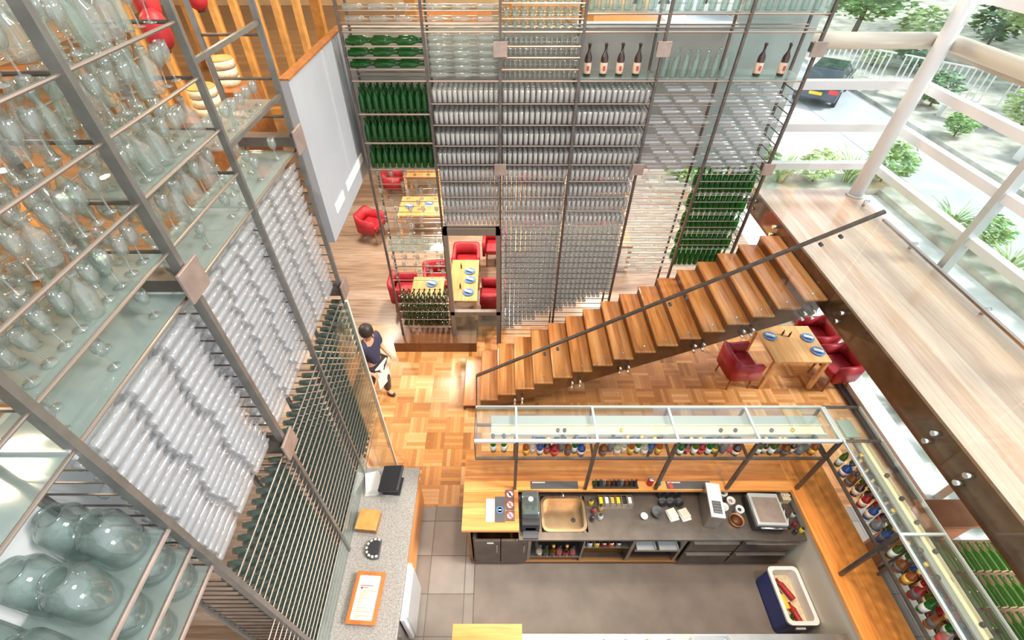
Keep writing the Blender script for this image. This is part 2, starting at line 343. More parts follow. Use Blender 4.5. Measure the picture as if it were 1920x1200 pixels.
# glazed street front: panes, transoms, mullions
def facade():
    k = 1
    zs = [(2.42, .10), (3.05, .11), (3.69, .12), (4.32, .12), (5.45, .12), (6.1, .12)]
    for z, h in zs:
        mb = MB().b2(3.95, 6.3, 7.4, 7.52, z-h/2, z+h/2).b2(6.24, 6.36, -2, 7.4, z-h/2, z+h/2)
        struct('trim_%d' % (k+2), mb, 'white'); k += 1
    mb = MB().cyl((3.9, 7.33, 4.93), (6.2, 7.33, 4.93), .10, 20).b2(3.9, 6.3, 7.4, 7.5, 4.80, 4.86)
    mb.cyl((6.17, 7.2, 4.93), (6.17, -2, 4.93), .10, 20).b2(6.24, 6.32, -2, 7.4, 4.76, 4.86)
    struct('trim_%d' % (k+2), mb, 'cream', smooth=True); k += 1
    mb = MB()
    for y in (5.25, 3.0, .8, -1.4): mb.b2(6.20, 6.34, y-.05, y+.05, .15, 6.6)
    mb.b2(3.9, 4.0, 7.38, 7.5, 0, 6.6)
    struct('trim_%d' % (k+2), mb, 'silver')
    struct('window_1', MB().b2(4.0, 6.2, 7.44, 7.455, .15, 6.6), 'pane')
    struct('window_2', MB().b2(6.29, 6.305, -2, 7.4, .15, 6.6), 'pane')
    struct('baseboard_right', MB().b2(6.10, 6.42, 2.72, 7.35, -.02, .16), 'white')
    struct('baseboard_back', MB().b2(3.9, 6.42, 7.36, 7.56, -.02, .2), 'white')
    struct('floor_strip', MB().b2(6.0, 6.10, 2.6, 7.3, 0, .05), 'darkgrey')
facade()
m = MB()
for x in (-3, -.5, 2.0, 4.4, 6.3): m.b2(x-.08, x+.08, -2, 7.4, 9.0, 9.25)
for y in (-1.9, -.2, 1.5, 3.2, 4.9, 6.6): m.b2(-3, 6.4, y-.06, y+.06, 9.02, 9.2)
struct('ceiling', m, 'white')
struct('ceiling', MB().b2(-9, -2.3, -2, 14.5, 7.7, 7.8), 'cream')
struct('ceiling', MB().b2(-2.3, 3.9, 6.9, 14.5, 7.7, 7.8), 'cream')
p = thing('steel_column', 'round silver column at the glazed corner standing on the walkway', 'column', (6.02, 7.15, 2.66))
MB().cyl((0, 0, .01), (0, 0, 4.2), .105, 24).build('shaft', 'white', p, smooth=True)
MB().cyl((0, 0, 0), (0, 0, .03), .14, 24).build('base_plate', 'silver', p, smooth=True)

# ---------------------------------------------------------------- walkway and stairs
wk = thing('walkway', 'high wooden walkway running along the glazed street front', 'walkway', (0, 0, 2.66))
MB().b2(4.42, 6.08, -1.5, 7.36, -.06, 0).build('deck', 'deck', wk)
MB().b2(4.38, 4.42, -1.5, 7.36, -.36, .0).build('fascia', 'fascia', wk)
mb = MB().b2(4.42, 6.08, -1.5, 7.36, -.12, -.06).b2(6.04, 6.08, -1.5, 7.36, -.36, -.06)
for y in (-1, .6, 2.2, 3.8, 5.4, 7.0): mb.b2(4.42, 6.06, y-.04, y+.04, -.3, -.12)
mb.build('underside', 'fascia', wk)
def gpanel(parent, y0, y1): MB().b2(4.335, 4.350, y0, y1, -.28, 1.10).build('glass_panel', 'pane', parent)
gb = thing('walkway_balustrade', 'clear glass balustrade bolted to the inner edge of the walkway', 'balustrade', (0, 0, 2.66))
for y0, y1 in ((-1.4, .02), (.03, 2.30), (2.32, 4.58), (6.22, 7.33)): gpanel(gb, y0, y1)
MB().b2(4.325, 4.36, -1.4, 4.58, 1.10, 1.125).build('top_rail', 'chrome', gb)
for y in (-.9, .2, 2.1, 2.55, 4.3, 6.3, 7.1):
    m = MB()
    for dz in (-.08, -.22): m.cyl((4.30, y, dz), (4.38, y, dz), .028, 12)
    m.build('standoff', 'chrome', gb, smooth=True)
ob = thing('window_guard', 'low glass guard on the street side of the walkway', 'balustrade', (0, 0, 2.66))
MB().b2(6.02, 6.032, -1.4, 6.9, .05, .95).build('glass_panel', 'pane', ob)
for y in (0, 1.4, 2.8, 4.2, 5.6, 6.8): MB().cyl((5.96, y, .0), (5.96, y, .10), .022, 10).cyl((5.96, y, .08), (6.02, y, .08), .022, 10).build('clamp', 'chrome', ob, smooth=True)
X0, GO, RI, NT = -.615, .2935, 2.66/18, 17
Y0, Y1 = 4.64, 5.74
def yf(i): return Y1+.42*i/16
st = thing('staircase', 'open wooden staircase climbing from the parquet to the walkway', 'staircase', (0, 0, 0))
for i in range(NT):
    x = X0+i*GO; z = (i+1)*RI
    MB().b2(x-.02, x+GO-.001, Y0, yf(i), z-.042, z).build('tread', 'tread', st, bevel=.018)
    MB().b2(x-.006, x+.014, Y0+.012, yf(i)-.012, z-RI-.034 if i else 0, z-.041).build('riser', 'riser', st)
    MB().lathe([(.018, 0), (.018, .004), (.010, .010)], 10, Matrix.Translation((x+.14, Y0+.12, z))).build('bolt_cap', 'chrome', st, smooth=True)
def stringer(y):
    pts = []
    for i in range(NT):
        x = X0+i*GO; z = (i+1)*RI-.046
        pts += [(x+.02, z), (min(x+GO+.02, 4.37), z)]
    pts += [(4.372, 18*RI-.48), (X0+.62, 0), (X0+.02, 0)]
    # xz outline -> prism along y
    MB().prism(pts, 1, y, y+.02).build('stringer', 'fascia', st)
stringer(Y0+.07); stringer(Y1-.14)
sb = thing('stair_balustrade', 'sloping clear glass balustrade on the near side of the staircase', 'balustrade', (0, 0, 0))
def zr(x): return .97+(x+.37)*.617
for xa, xb in ((-.37, 1.06), (1.075, 2.66), (2.675, 4.32)):
    lo = lambda x: max(.05, (x+.45)*.5036-.12)
    MB().prism([(xa, lo(xa)), (xb, lo(xb)), (xb, zr(xb)), (xa, zr(xa))], 1, Y0-.045, Y0-.033).build('glass_panel', 'pane', sb)
MB().bar((-.37, Y0-.039, zr(-.37)), (4.32, Y0-.039, zr(4.32)), .045, .03).build('top_rail', 'steel', sb)
MB().cyl((-.37, Y0-.039, zr(-.37)), (-.40, Y0-.039, .05), .012, 8).build('end_post', 'steel', sb)
for x in (.3, 1.2, 1.9, 2.9, 3.5, 4.2):
    m = MB()
    for dx, dz in ((-.06, -.05), (.06, -.02), (-.06, -.15), (.06, -.12)): m.cyl((x+dx, Y0-.06, (x+.45)*.5036+dz), (x+dx, Y0+.07, (x+.45)*.5036+dz), .020, 10)
    m.build('standoff', 'chrome', sb, smooth=True)
for x in (.75, 2.35, 3.9):
    m = MB()
    for dx in (-.09, .09): m.cyl((x+dx, Y0-.06, zr(x+dx)-.13), (x+dx, Y0-.02, zr(x+dx)-.13), .022, 10)
    m.build('rail_clamp', 'darkgrey', sb, smooth=True)

# ---------------------------------------------------------------- vessel outlines (base at the origin, upright)
def bottle(h=.30, r=.037, nr=.014, n=12):
    return MB().lathe([(r*.92, 0), (r, .01), (r, h*.55), (r*.9, h*.62), (nr*1.1, h*.76), (nr, h*.8), (nr, h*.94), (nr*1.35, h*.95), (nr*1.35, h)], n)
def tumbler(h=.15, r=.030, n=10):
    return MB().lathe([(0.001, .006), (r*.85, .004), (r*.85, 0), (r*.9, .002), (r, h), (r*.9, h), (r*.78, .012), (.001, .012)], n)
def wineglass(h=.17, r=.033, n=10):
    return MB().lathe([(r*.9, 0), (r*.9, .004), (.005, .010), (.004, h*.45), (r*.7, h*.55), (r, h*.72), (r*.85, h), (r*.8, h), (r*.92, h*.72), (.006, h*.50)], n)
def jar(h=.34, r=.12, n=20):
    return MB().lathe([(r*.9, 0), (r, .02), (r, h*.75), (r*.75, h*.88), (r*.6, h*.90), (r*.62, h), (r*.5, h), (r*.5, h*.9), (r*.93, h*.74), (r*.93, .03), (.001, .03)], n)
BOT, TUM, WG, JAR, LONG = bottle(), tumbler(), wineglass(), jar(), MB().lathe([(.026, 0), (.029, .012), (.029, .22), (.014, .25), (.012, .285)], 8)
SHOT = tumbler(.085, .034, 8); RING = bottle(.26, .040, .02, 14)
meG = BOT.mesh('green_bottle', M['greeng'], True); meOl = BOT.mesh('green_bottle', M['olived'], True); meLime = BOT.mesh('green_bottle', M['lime'], True); meC = BOT.mesh('clear_bottle', M['clear'], True); meT = TUM.mesh('tumbler', M['tube'], True)
meShotD = tumbler(.085, .026, 8).mesh('shot_glass', M['clear'], True)
meS = SHOT.mesh('small_glass', M['gridg'], True); meW = WG.mesh('wine_glass', M['clear'], True); meJ = JAR.mesh('glass_jar', M['tealg'], True)
meLW = LONG.mesh('clear_bottle', M['gridg'], True); meL = LONG.mesh('glass_bottle', M['tubel'], True); meR = RING.mesh('round_bottle', M['tealg'], True); meTeal = BOT.mesh('teal_bottle', M['tealg'], True)

# ---------------------------------------------------------------- the back rack (plane y = 6.2)
YB, DB = 6.2, .40
PX = [-1.85, -.9, .0, .97, 1.93, 2.85, 3.76]
rk = thing('glass_rack', 'tall bronze steel rack of glassware closing the back of the hall', 'rack', (0, YB, 0))
for x in PX:
    MB().b2(x-.016, x+.016, -.02, .02, 0, 6.3).build('post', 'steel', rk)
    MB().b2(x-.014, x+.014, DB-.02, DB+.01, 0, 6.3).build('post', 'steel', rk)
for x in (.0, 1.93, 3.76):
    for z in (5.10, 3.60):
        MB().b2(x-.082, x+.082, -.05, -.025, z-.082, z+.082).build('cover_plate', 'plate', rk, bevel=.003)
        MB().b2(x-.05, x+.05, -.03, .10, z-.05, z+.05).build('bracket', 'steel', rk)
def rods(x0, x1, z, r=.008, mat='rod', depth=(0.0, .2, .38), n=None):
    for d in depth[:1]: MB().cyl((x0, d, z), (x1, d, z), r, 6).build('rod', mat, rk)
    if len(depth) > 1:
        m = MB()
        for d in depth[1:]: m.cyl((x0, d, z), (x1, d, z), r*.8, 6)
        m.build('rear_rod', mat, rk)
gl_wide = []   # continuous shelf levels
TZ = [4.47, 4.20, 3.92, 3.65, 3.40, 3.15, 2.92, 2.66]
GZ = [4.34, 3.96, 3.585]
for z in (4.74, 5.27): rods(PX[0], PX[6], z, .011)
for z in (5.12, 5.00, 4.87): rods(PX[0], PX[1], z); rods(PX[2], PX[3], z, .012)
for z in GZ: rods(PX[0], PX[1], z, .012)
for z in TZ[:7]: rods(PX[1], PX[4], z)
rods(PX[1], PX[4], 2.66, .010)
for z in (5.36, 5.48, 5.6): rods(PX[0], PX[2], z, .007)
for z in (5.40, 5.55): rods(PX[2], PX[3], z, .009)
rods(PX[3], PX[6], 5.45, .012)
for z in (3.36, 3.08, 2.78, 2.48, 2.18, 1.88, 1.58, 1.05, .85, .65, .45): rods(PX[0], PX[1], z, .007)
LZ = [4.62-.135*i for i in range(9)]            # rows of lying bottles, bays five and six
for z in LZ: rods(PX[4], PX[6], z-.04, .005, depth=(.02,))
LZ2 = [3.36-.10*i for i in range(17)]
for z in LZ2: rods(PX[4], PX[5], z-.04, .005, depth=(.02,))
SZ = [2.54-.112*i for i in range(21)]
m = MB(); 
for i, z in enumerate(SZ): rods(PX[2], PX[4], z-.035, .007, mat='steel', depth=(.0,))
for z in [3.5-.11*i for i in range(12)]: rods(PX[5], PX[6], z, .006, depth=(.02,))
# ladder rungs seen at the right end and beside post five
for x, za, zb in ((PX[6], 2.3, 4.6), (PX[4], 3.7, 4.7)):
    m = MB(); z = za
    while z < zb: m.cyl((x, 0, z), (x, DB, z), .007, 6); z += .135
    m.build('rungs', 'steel', rk)
MB().b2(PX[0]+.02, PX[1]-.02, .02, DB, 2.17, 2.18).build('glass_shelf', 'shelfg', rk)
# framed opening in the second bay with its glass
fr = MB().b2(PX[1]-.0, PX[1]+.07, -.03, .05, 0, 2.62).b2(PX[2]-.07, PX[2]+.0, -.03, .05, 0, 2.62).b2(PX[1], PX[2], -.03, .05, 2.50, 2.62).b2(PX[1], PX[2], -.03, .05, .78, .86)
fr.build('opening_frame', 'frame', rk)
MB().b2(PX[1]+.07, PX[2]-.07, 0, .012, .24, .80).build('lower_pane', 'screen', rk)
# glass shelves
for x0, x1, z, nm in ((PX[3], PX[4], 4.76, 'glass_shelf'), (PX[4], PX[6], 4.76, 'glass_shelf'), (PX[3], PX[6], 5.47, 'glass_shelf')):
    MB().b2(x0+.02, x1-.02, 0.02, DB, z-.006, z+.006).build(nm, 'shelfg', rk)
def lab(row, what, bay, kind): return '%s in the %s %s of the %s bay of the back rack' % (what, row, kind, bay)
NUM = ['first'] + ORD[1:]
# bay one: green bottles lying, then standing
for r, z in enumerate((5.16, 5.04, 4.915)):
    for k in range(3):
        for j, d in enumerate((.05, .19)):
            put(meG, 'green_bottle', 'dark green bottle lying sideways, %s lying row, %s, %s' % (ORD[r], ('left end', 'middle', 'right end')[k], ('at the front', 'at the back')[j]), 'bottle', 'green bottles lying in the back rack', (PX[0]+.022+.3025*k, YB+d, z), (0, HALF, 0))
for r, z in enumerate(GZ):
    for k in range(10):
        for j, d in enumerate((.05, .18, .29)):
            put(meG, 'green_bottle', 'standing green bottle, %s from left, %s of the %s standing green row' % (NUM[k], ('front', 'middle', 'back')[j], ORD[r]), 'bottle', 'green bottles standing in the back rack', (PX[0]+.07+.09*k, YB+d, z+.014))
for r, z in enumerate((3.36, 3.08, 2.78, 2.48, 2.18, 1.88, 1.58)):
    for k in range(9):
        if random.random() < .12: continue
        put(meW, 'wine_glass', 'stemmed glass, %s from left, %s rod shelf below the green bottles' % (NUM[k], ORD[r]), 'wine glass', 'stemmed glasses below the green bottles', (PX[0]+.08+.1*k, YB+.06+.2*(k % 2), z+.009))
for r, z in enumerate((1.05, .85, .65, .45)):
    for k in range(9):
        put(meOl, 'green_bottle', 'dark olive bottle end-on near the floor, %s from left, %s low row' % (NUM[k], ORD[r]), 'bottle', 'green bottles lying near the floor', (PX[0]+.08+.095*k, YB+.03, z+.048), (-HALF, 0, 0))
for r, z in enumerate((5.20, 5.12, 5.04, 4.96, 4.88, 4.80)):
    for k in range(3):
        for j, d in enumerate((.05, .19)):
            put(meC, 'pale_bottle', 'pale bottle lying sideways, %s row beside the green ones, %s, %s' % (ORD[r], ('left', 'middle', 'right')[k], ('front', 'back')[j]), 'bottle', 'pale bottles lying in the second bay', (PX[1]+.04+.30*k, YB+d, z), (0, HALF, 0))
for r, z in enumerate((5.56, 5.44, 5.33)):
    for k in range(9):
        put(meR, 'round_bottle', 'round pale bottle neck forward, %s from left, %s row atop the third bay' % (NUM[k], ORD[r]), 'bottle', 'round bottles at the top of the third bay', (PX[2]+.07+.10*k, YB+.30, z), (HALF, 0, 0))
for r, z in enumerate((5.13, 5.01, 4.88, 4.755)):
    for k in range(15):
        put(meShotD, 'shot_glass', 'shot glass, %s from left, %s close row under the round bottle ends' % (NUM[k], ORD[r]), 'shot glass', 'shot glasses in the close rows of the third bay', (PX[2]+.06+.061*k, YB+.06, z))
for k in range(3):
    for q in (5.38, 5.5, 5.62):
        for b in (0, 1):
            put(meC, 'clear_bottle', 'clear bottle lying %s above the %s bay, on the %s' % (('at left', 'in the middle', 'at right')[k], BAY[b], {5.38: 'lowest open rod', 5.5: 'middle open rod', 5.62: 'highest open rod'}[q]), 'bottle', 'clear bottles on the open top rods', (PX[b]+.05+.29*k, YB+.1, q), (0, HALF, 0))
# tumblers: front row single, deeper rows as one mass
deep = []
for r, z in enumerate(TZ):
    for b in (1, 2, 3):
        for k in range(13):
            x = PX[b]+.06+(PX[b+1]-PX[b]-.11)*k/12
            if r == 7 and b == 3: deep.append(((x, YB+.04, z+.009), (0, 0, 0)))
            else: put(meT, 'tumbler', 'clear tumbler, %s from left, front of the %s tumbler row, %s bay' % (NUM[k], ORD[r], BAY[b]), 'tumbler', 'tumblers standing in the back rack', (x, YB+.04, z+.009))
            for d in (.13, .22, .31): deep.append(((x, YB+d, z+.009), (0, 0, 0)))
mass(TUM, deep, 'rear_tumblers', 'tube', 'deeper rows of clear tumblers standing behind the front tumblers', 'tumbler')
# small glasses with their ends forward
cand = []
for r, z in enumerate(SZ):
    for b in (2, 3):
        for k in range(12):
            x = PX[b]+.055+(PX[b+1]-PX[b]-.10)*k/11
            if z < .30+x*.50: continue
            cand.append((r, b, k, x, z))
rest = []
for i, (r, b, k, x, z) in enumerate(cand):
    if i < 300: put(meS, 'small_glass', 'small glass laid mouth forward, %s from left, %s small-glass row, %s bay' % (NUM[k], ORD[r], BAY[b]), 'small glass', 'small glasses laid mouth forward', (x, YB+.11, z), (HALF, 0, 0))
    else: rest.append(((x, YB+.11, z), (HALF, 0, 0)))
    rest.append(((x, YB+.21, z), (HALF, 0, 0))); rest.append(((x, YB+.31, z), (HALF, 0, 0)))
mass(SHOT, rest, 'rear_small_glasses', 'gridg', 'further small glasses laid mouth forward behind and below the others', 'small glass')
# brown bottles with labels
bb = thing('brown_bottle', 'leftmost of the four brown labelled bottles standing on the glass shelf', 'bottle', (1.08, YB+.12, 4.768), 0, 'brown labelled bottles')
bottle(.36, .045, .016, 16).build('glass', 'brown', bb, smooth=True)
MB().lathe([(.046, .035), (.0465, .036), (.0465, .155), (.046, .156)], 16).build('paper_label', 'label', bb, smooth=True)
MB().box((0, -.0463, .095), (.030, .003, .055)).build('label_print', 'redink', bb)
MB().lathe([(.020, .335), (.020, .362), (.001, .363)], 12).build('cap', 'black', bb, smooth=True)
for k, (x, l) in enumerate(((1.28, 'second of the four brown labelled bottles standing on the glass shelf'), (1.48, 'third of the four brown labelled bottles standing on the glass shelf'), (1.69, 'rightmost of the four brown labelled bottles, beside the square plate'),
        (3.20, 'brown labelled bottle standing alone left of the last one, sixth bay'), (3.50, 'brown labelled bottle nearest the street window'))):
    dup(bb, (x, YB+.12, 4.768), 0, l)
for k in range(13):
    put(meTeal, 'pale_bottle', 'pale teal bottle standing on the glass shelf between the brown bottle groups, %s from left' % (ORD[k] if k else 'first'), 'bottle', 'pale teal bottles on the glass shelf', (PX[4]+.08+.062*k, YB+.06+.12*(k % 2), 4.768))
for b in (3, 4, 5):
    for k in range(13):
        put(meTeal, 'pale_bottle', 'pale teal bottle, %s from left, topmost glass shelf above the %s bay' % (NUM[k], BAY[b]), 'bottle', 'pale teal bottles on the topmost shelf', (PX[b]+.06+.068*k, YB+.06+.14*(k % 2), 5.478))
# lying clear bottles, bays five and six
for r, z in enumerate(LZ):
    for b in (4, 5):
        for k in range(3 if r % 2 else 2):
            for j, d in enumerate((.05, .17, .29)):
                put(meL, 'clear_bottle', 'clear bottle lying sideways, %s from left, %s deep, %s row, %s bay' % (NUM[k], NUM[j], ORD[r], BAY[b]), 'bottle', 'clear bottles lying in the last bays',
                    (PX[b]+.03+(.15 if r % 2 == 0 else 0)+.29*k, YB+d, z+.004), (0, HALF if (k+r+j) % 2 else HALF, 0), .86)
for r, z in enumerate(LZ2):
    for k in range(3 if r % 2 else 2):
        for j, d in enumerate((.05, .2)):
            put(meLW, 'clear_bottle', 'whitish bottle lying sideways, %s from left, %s, %s row beside the green bottles' % (NUM[k], ('front', 'back')[j], ORD[r]), 'bottle', 'whitish bottles lying in the lower fifth bay',
                (PX[4]+.03+(.13 if r % 2 == 0 else 0)+.29*k, YB+d, z+.004), (0, HALF, 0), .86)
for r in range(5):
    z = 3.20-.33*r
    for k in range(10):
        for j in (0, 1):
            put(meG, 'green_bottle', 'green bottle, %s from left, %s, %s green row right above the stairs' % (NUM[k], ('front', 'back')[j], ORD[r]), 'bottle', 'green bottles above the stairs', (PX[5]+.06+.085*k, YB+.07+.16*j, z+.002))
    MB().b2(PX[5]+.02, PX[6]-.02, .02, DB, z-.012, z).build('glass_shelf', 'shelfg', rk)

# ---------------------------------------------------------------- the left rack (plane x = -1.76)
XL, DL = -1.76, .46
PY = [-.9, .08, 1.02, 2.03, 2.93, 3.93]
lr = thing('glass_rack', 'near steel rack of stacked glass filling the whole left side', 'rack', (XL, 0, .96))
def lz(z): return z-.96
for y in PY:
    g = .03 if y < 2.5 else .022
    z0 = 0 if y < 3 else -.96
    MB().b2(-g, g, y-g*.6, y+g*.6, z0, 6.2).build('post', 'post', lr)
    MB().b2(-DL-.02, -DL+.015, y-g*.6, y+g*.6, z0, 6.2).build('post', 'post', lr)
for y, z in ((2.03, 4.96), (2.03, 3.25), (3.93, 3.3), (3.93, 4.96)):
    MB().b2(.035, .055, y-.10, y+.10, lz(z)-.10, lz(z)+.10).build('cover_plate', 'plate', lr, bevel=.004)
    MB().b2(-DL, .04, y-.06, y+.06, lz(z)-.04, lz(z)+.04).build('bracket', 'steel', lr)
# rungs at each post
nr = 0; rest_r = MB()
for y in PY:
    zs = [1.0+.1*i for i in range(23)] + [3.4+.118*i for i in range(12)] + [5.15, 5.44, 5.74, 6.02]
    for z in zs:
        vis = (y > .9 and z > 3.3 and y < 3) or (y > .9 and 1.9 < z <= 3.3)
        mb = MB().cyl((-DL, y, lz(z)), (0, y, lz(z)), .006 if z < 5 else .011, 6)
        if vis and nr < 95: mb.build('rung', 'steel', lr); nr += 1
        else: rest_r.add(mb.v, mb.f)
o = rest_r.build('further_rungs', 'steel', lr); o['kind'] = 'stuff'
def yrod(z, y0, y1, r=.007, mat='rod', x=.0): MB().cyl((x, y0, lz(z)), (x, y1, lz(z)), r, 8).build('rod', mat, lr)
for z in (6.02, 5.74, 5.44, 5.15): yrod(z, -.9, 2.93, .010)
for z in (5.88, 5.59, 5.29): yrod(z, -.9, 2.93, .006, x=-.2)
for z in (4.88,): yrod(z, -.9, 3.93, .010)
for i in range(23): yrod(1.0+.1*i, PY[2] if i > 14 else PY[1], PY[5], .006)
for z in (3.55, 3.82, 4.09): yrod(z, -.9, 1.02, .014, mat='plate')
MB().b2(-.012, .012, PY[4], PY[5], lz(5.82)-.015, lz(5.82)+.015).build('cross_bar', 'post', lr)
MB().b2(-.012, .012, PY[4], PY[5], lz(5.32)-.015, lz(5.32)+.015).build('cross_bar', 'post', lr)
MB().b2(-DL, .0, PY[2]-.03, PY[2]+.03, lz(4.87)-.03, lz(4.87)+.03).build('cross_bar', 'silver', lr)
# frosted glass shelves
SH = [(4.87, -.9, 1.0), (4.09, -.9, 1.0), (3.82, -.9, 1.0), (3.55, -.9, 1.0), (4.87, 1.05, 2.0), (5.15, 1.05, 2.0), (4.87, 2.06, 2.90), (5.44, 2.06, 2.90), (4.87, 2.96, 3.90), (5.29, 2.96, 3.90)]
for z, a, b in SH: MB().b2(-DL+.02, -.02, a, b, lz(z)-.004, lz(z)+.008).build('glass_shelf', 'shelfg', lr)
# lying bottles between the slab levels: front layers single, the rest one mass
rest = []; n = 0; cnt = {}
for layer in range(3):
    for r in range(19):
        z = 3.44+.0735*r
        for b, (ya, yb) in enumerate(((1.04, 2.01), (2.05, 2.91), (2.95, 3.91))):
            y = ya+random.uniform(-.01, .06)
            while y+.285 < yb+.075:
                loc = (XL-.04-.075*layer, y, z); rot = (-HALF, 0, 0)
                key = (layer, r, b); cnt[key] = cnt.get(key, -1)+1
                if n < 298 and layer < 2:
                    put(meL, 'glass_bottle', 'long clear bottle, %s along, %s row up, %s layer, %s bay of left rack' % (NUM[cnt[key]], NUM[r], ('front', 'second')[layer], ('near', 'middle', 'far')[b]), 'long bottle', 'long bottles lying in the left rack', loc, rot); n += 1
                else: rest.append((loc, rot))
                y += (.30, .285, .30)[b]
mass(LONG, rest, 'stacked_bottles', 'tubel', 'deeper layers of long clear bottles lying behind the front ones in the left rack', 'long bottle')
# small glasses behind the close rods
meD = tumbler(.10, .028, 8).mesh('small_glass', M['smoke'], True); DG = tumbler(.10, .028, 8)
cand = []
for i in range(22):
    for k in range(33):
        y = 1.06+k*.088; z = 1.055+.1*i
        if min(abs(y-p_) for p_ in PY) < .035: continue
        cand.append((z, y, i, k))
cand.sort(key=lambda t: (t[1]**2+1.76**2+(6.6-t[0])**2))
rest = []
for j, (z, y, i, k) in enumerate(cand):
    if j < 298: put(meD, 'rack_tumbler', 'small teal glass lying behind the close rods, %s row up, %s from the near end' % (NUM[i], NUM[k]), 'glass', 'small teal glasses behind the close rods', (XL-.02, y, z), (0, -HALF, 0))
    else: rest.append(((XL-.02, y, z), (0, -HALF, 0)))
mass(DG, rest, 'far_rack_tumblers', 'smoke', 'further small teal glasses lying low behind the close rods', 'glass')
# jars, big bottles and stemware on the upper shelves
for s, (z, h) in enumerate(((3.558, .22), (3.828, .22), (4.098, .34))):
    me_ = jar(h, .105, 24).mesh('glass_jar', M['jarg'], True)
    for k, y in enumerate((-.12, .14, .40, .66, .90)):
        for j, xx in enumerate((.14, .355)):
            put(me_, 'glass_jar', 'clear wide jar on the %s frosted shelf, nearest left bay, %s, %s' % (('lowest', 'middle', 'upper')[s], ('closest to camera', 'second closest', 'central', 'fourth away', 'beside the post')[k], ('front', 'back')[j]), 'jar', 'wide jars in the nearest left bay', (XL-xx, y+.03*j, z))
put(jar(.50, .16, 28).mesh('glass_jar', M['tube'], True), 'milky_jar', 'huge milky jar lying on the topmost frosted shelf, nearest left bay', 'jar', None, (XL-.22, .30, 5.05), (-HALF, 0, 0))
meV = bottle(.22, .045, .016, 14).mesh('decanter', M['clear'], True)
meF = wineglass(.20, .034).mesh('wine_glass', M['clear'], True); FL = wineglass(.20, .034); meP = bottle(.245, .032, .012).mesh('pale_bottle', M['tealg'], True)
rear = []
for s, z in enumerate((5.165, 5.455, 5.755, 6.035)):
    for b, (ya, yb) in enumerate(((-.84, .03), (.14, .95), (1.10, 1.96), (2.10, 2.88))):
        k = 0; y = ya+.04
        while y < yb:
            for j, d in enumerate((.07, .20)):
                t = random.random(); tilt = (R(random.uniform(-7, 7)), R(random.uniform(-7, 7)), 0)
                me_, nm, ct = (meF, 'wine_glass', 'wine glass') if t < .62 else (meP, 'pale_bottle', 'bottle') if t < .82 else (meV, 'decanter', 'decanter')
                put(me_, nm, '%s, %s along, %s, %s rod level of the %s left bay' % ({'decanter': 'round decanter', 'pale_bottle': 'upright pale bottle', 'wine_glass': 'upright stemmed glass'}[nm],
                    NUM[k], ('front', 'second deep')[j], ('lowest', 'second', 'third', 'highest')[s], BAY[b]), ct, 'loose glassware high in the left rack', (XL-d, y, z), tilt)
            for d in (.31, .41): rear.append(((XL-d, y+.03, z), (R(random.uniform(-7, 7)), R(random.uniform(-7, 7)), 0)))
            y += .098; k += 1
mass(FL, rear, 'rear_stemmed_glasses', 'clear', 'stemmed glasses crowded at the back of the high rod levels of the left rack', 'wine glass')
for b, (ya, yb) in enumerate(((1.1, 1.98), (2.1, 2.88), (3.0, 3.88))):
    for k in range(7):
        put(meW, 'wine_glass', 'stemmed glass on frosted shelf over the long bottles, %s along, %s bay' % (NUM[k], ('near', 'middle', 'far')[b]), 'wine glass', 'stemmed glasses over the long bottles', (XL-.10-.12*(k % 3), ya+.12*k, 4.884))
for k in range(7):
    put(meW, 'wine_glass', 'stemmed glass on the small high shelf near the grey wall, %s along' % NUM[k], 'wine glass', 'stemmed glasses near the grey wall', (XL-.12, 3.02+.125*k, 5.300))
# glass fin beside the rack
gf = thing('glass_fin', 'tall clear glass fin at the far end of the left rack', 'glass screen', (-1.60, 3.1, 0))
MB().b2(-.008, .008, 0, .50, .0, 3.4).build('pane', 'screen', gf)
MB().b2(-.014, .014, .50, .53, .0, 3.4).build('edge_trim', 'cream', gf)
MB().b2(-.10, -.008, .24, .30, 3.2, 3.3).build('clamp', 'steel', gf)
# ---------------------------------------------------------------- counter on the left and what stands on it
ct = thing('service_counter', 'long speckled stone counter below the left rack', 'counter', (-1.4, 1.0, 0))
MB().b2(-.36, .34, -1.6, 2.06, .92, .96).build('worktop', 'stone', ct, bevel=.006)
MB().b2(-.34, .30, -1.55, 2.03, .06, .92).build('cabinet', 'barwood_y', ct)
MB().b2(-.30, .26, -1.5, 2.0, 0, .06).build('plinth', 'darkgrey', ct)
MB().b2(-.36, -.345, -1.6, 2.06, .96, 1.30).build('glass_upstand', 'shelfg', ct)
MB().b2(.30, .325, .15, .75, .10, .90).build('door', 'inox', ct, bevel=.005)
MB().cyl((.345, .22, .55), (.345, .22, .80), .010, 8).build('handle', 'chrome', ct)
fd = thing('fridge_door', 'open white fridge door swung out from the stone counter', 'fridge door', (-1.06, 1.88, 0))
MB().b2(.0, .05, -.55, .02, .14, .92).build('door_panel', 'white', fd, bevel=.008)
MB().b2(.05, .075, -.51, -.02, .18, .88).build('gasket', 'silver', fd)
MB().cyl((-.015, -.5, .4), (-.015, -.5, .7), .01, 8).build('handle', 'chrome', fd)
sp_ = thing('display_unit', 'black flat-backed till screen at the far end of the stone counter', 'till', (-1.36, 2.80, .96), R(-4))
MB().box((.0, 0, .20), (.26, .34, .05), rx=0, ry=R(-12)).build('screen', 'black', sp_, bevel=.012)
MB().box((-.02, 0, .10), (.07, .10, .18)).build('stand', 'darkgrey', sp_, bevel=.008)
MB().box((.0, 0, .01), (.22, .24, .02)).build('base', 'black', sp_, bevel=.006)
MB().box((.05, 0, .226), (.16, .32, .008), ry=R(-12)).build('rear_panel', 'darkgrey', sp_)
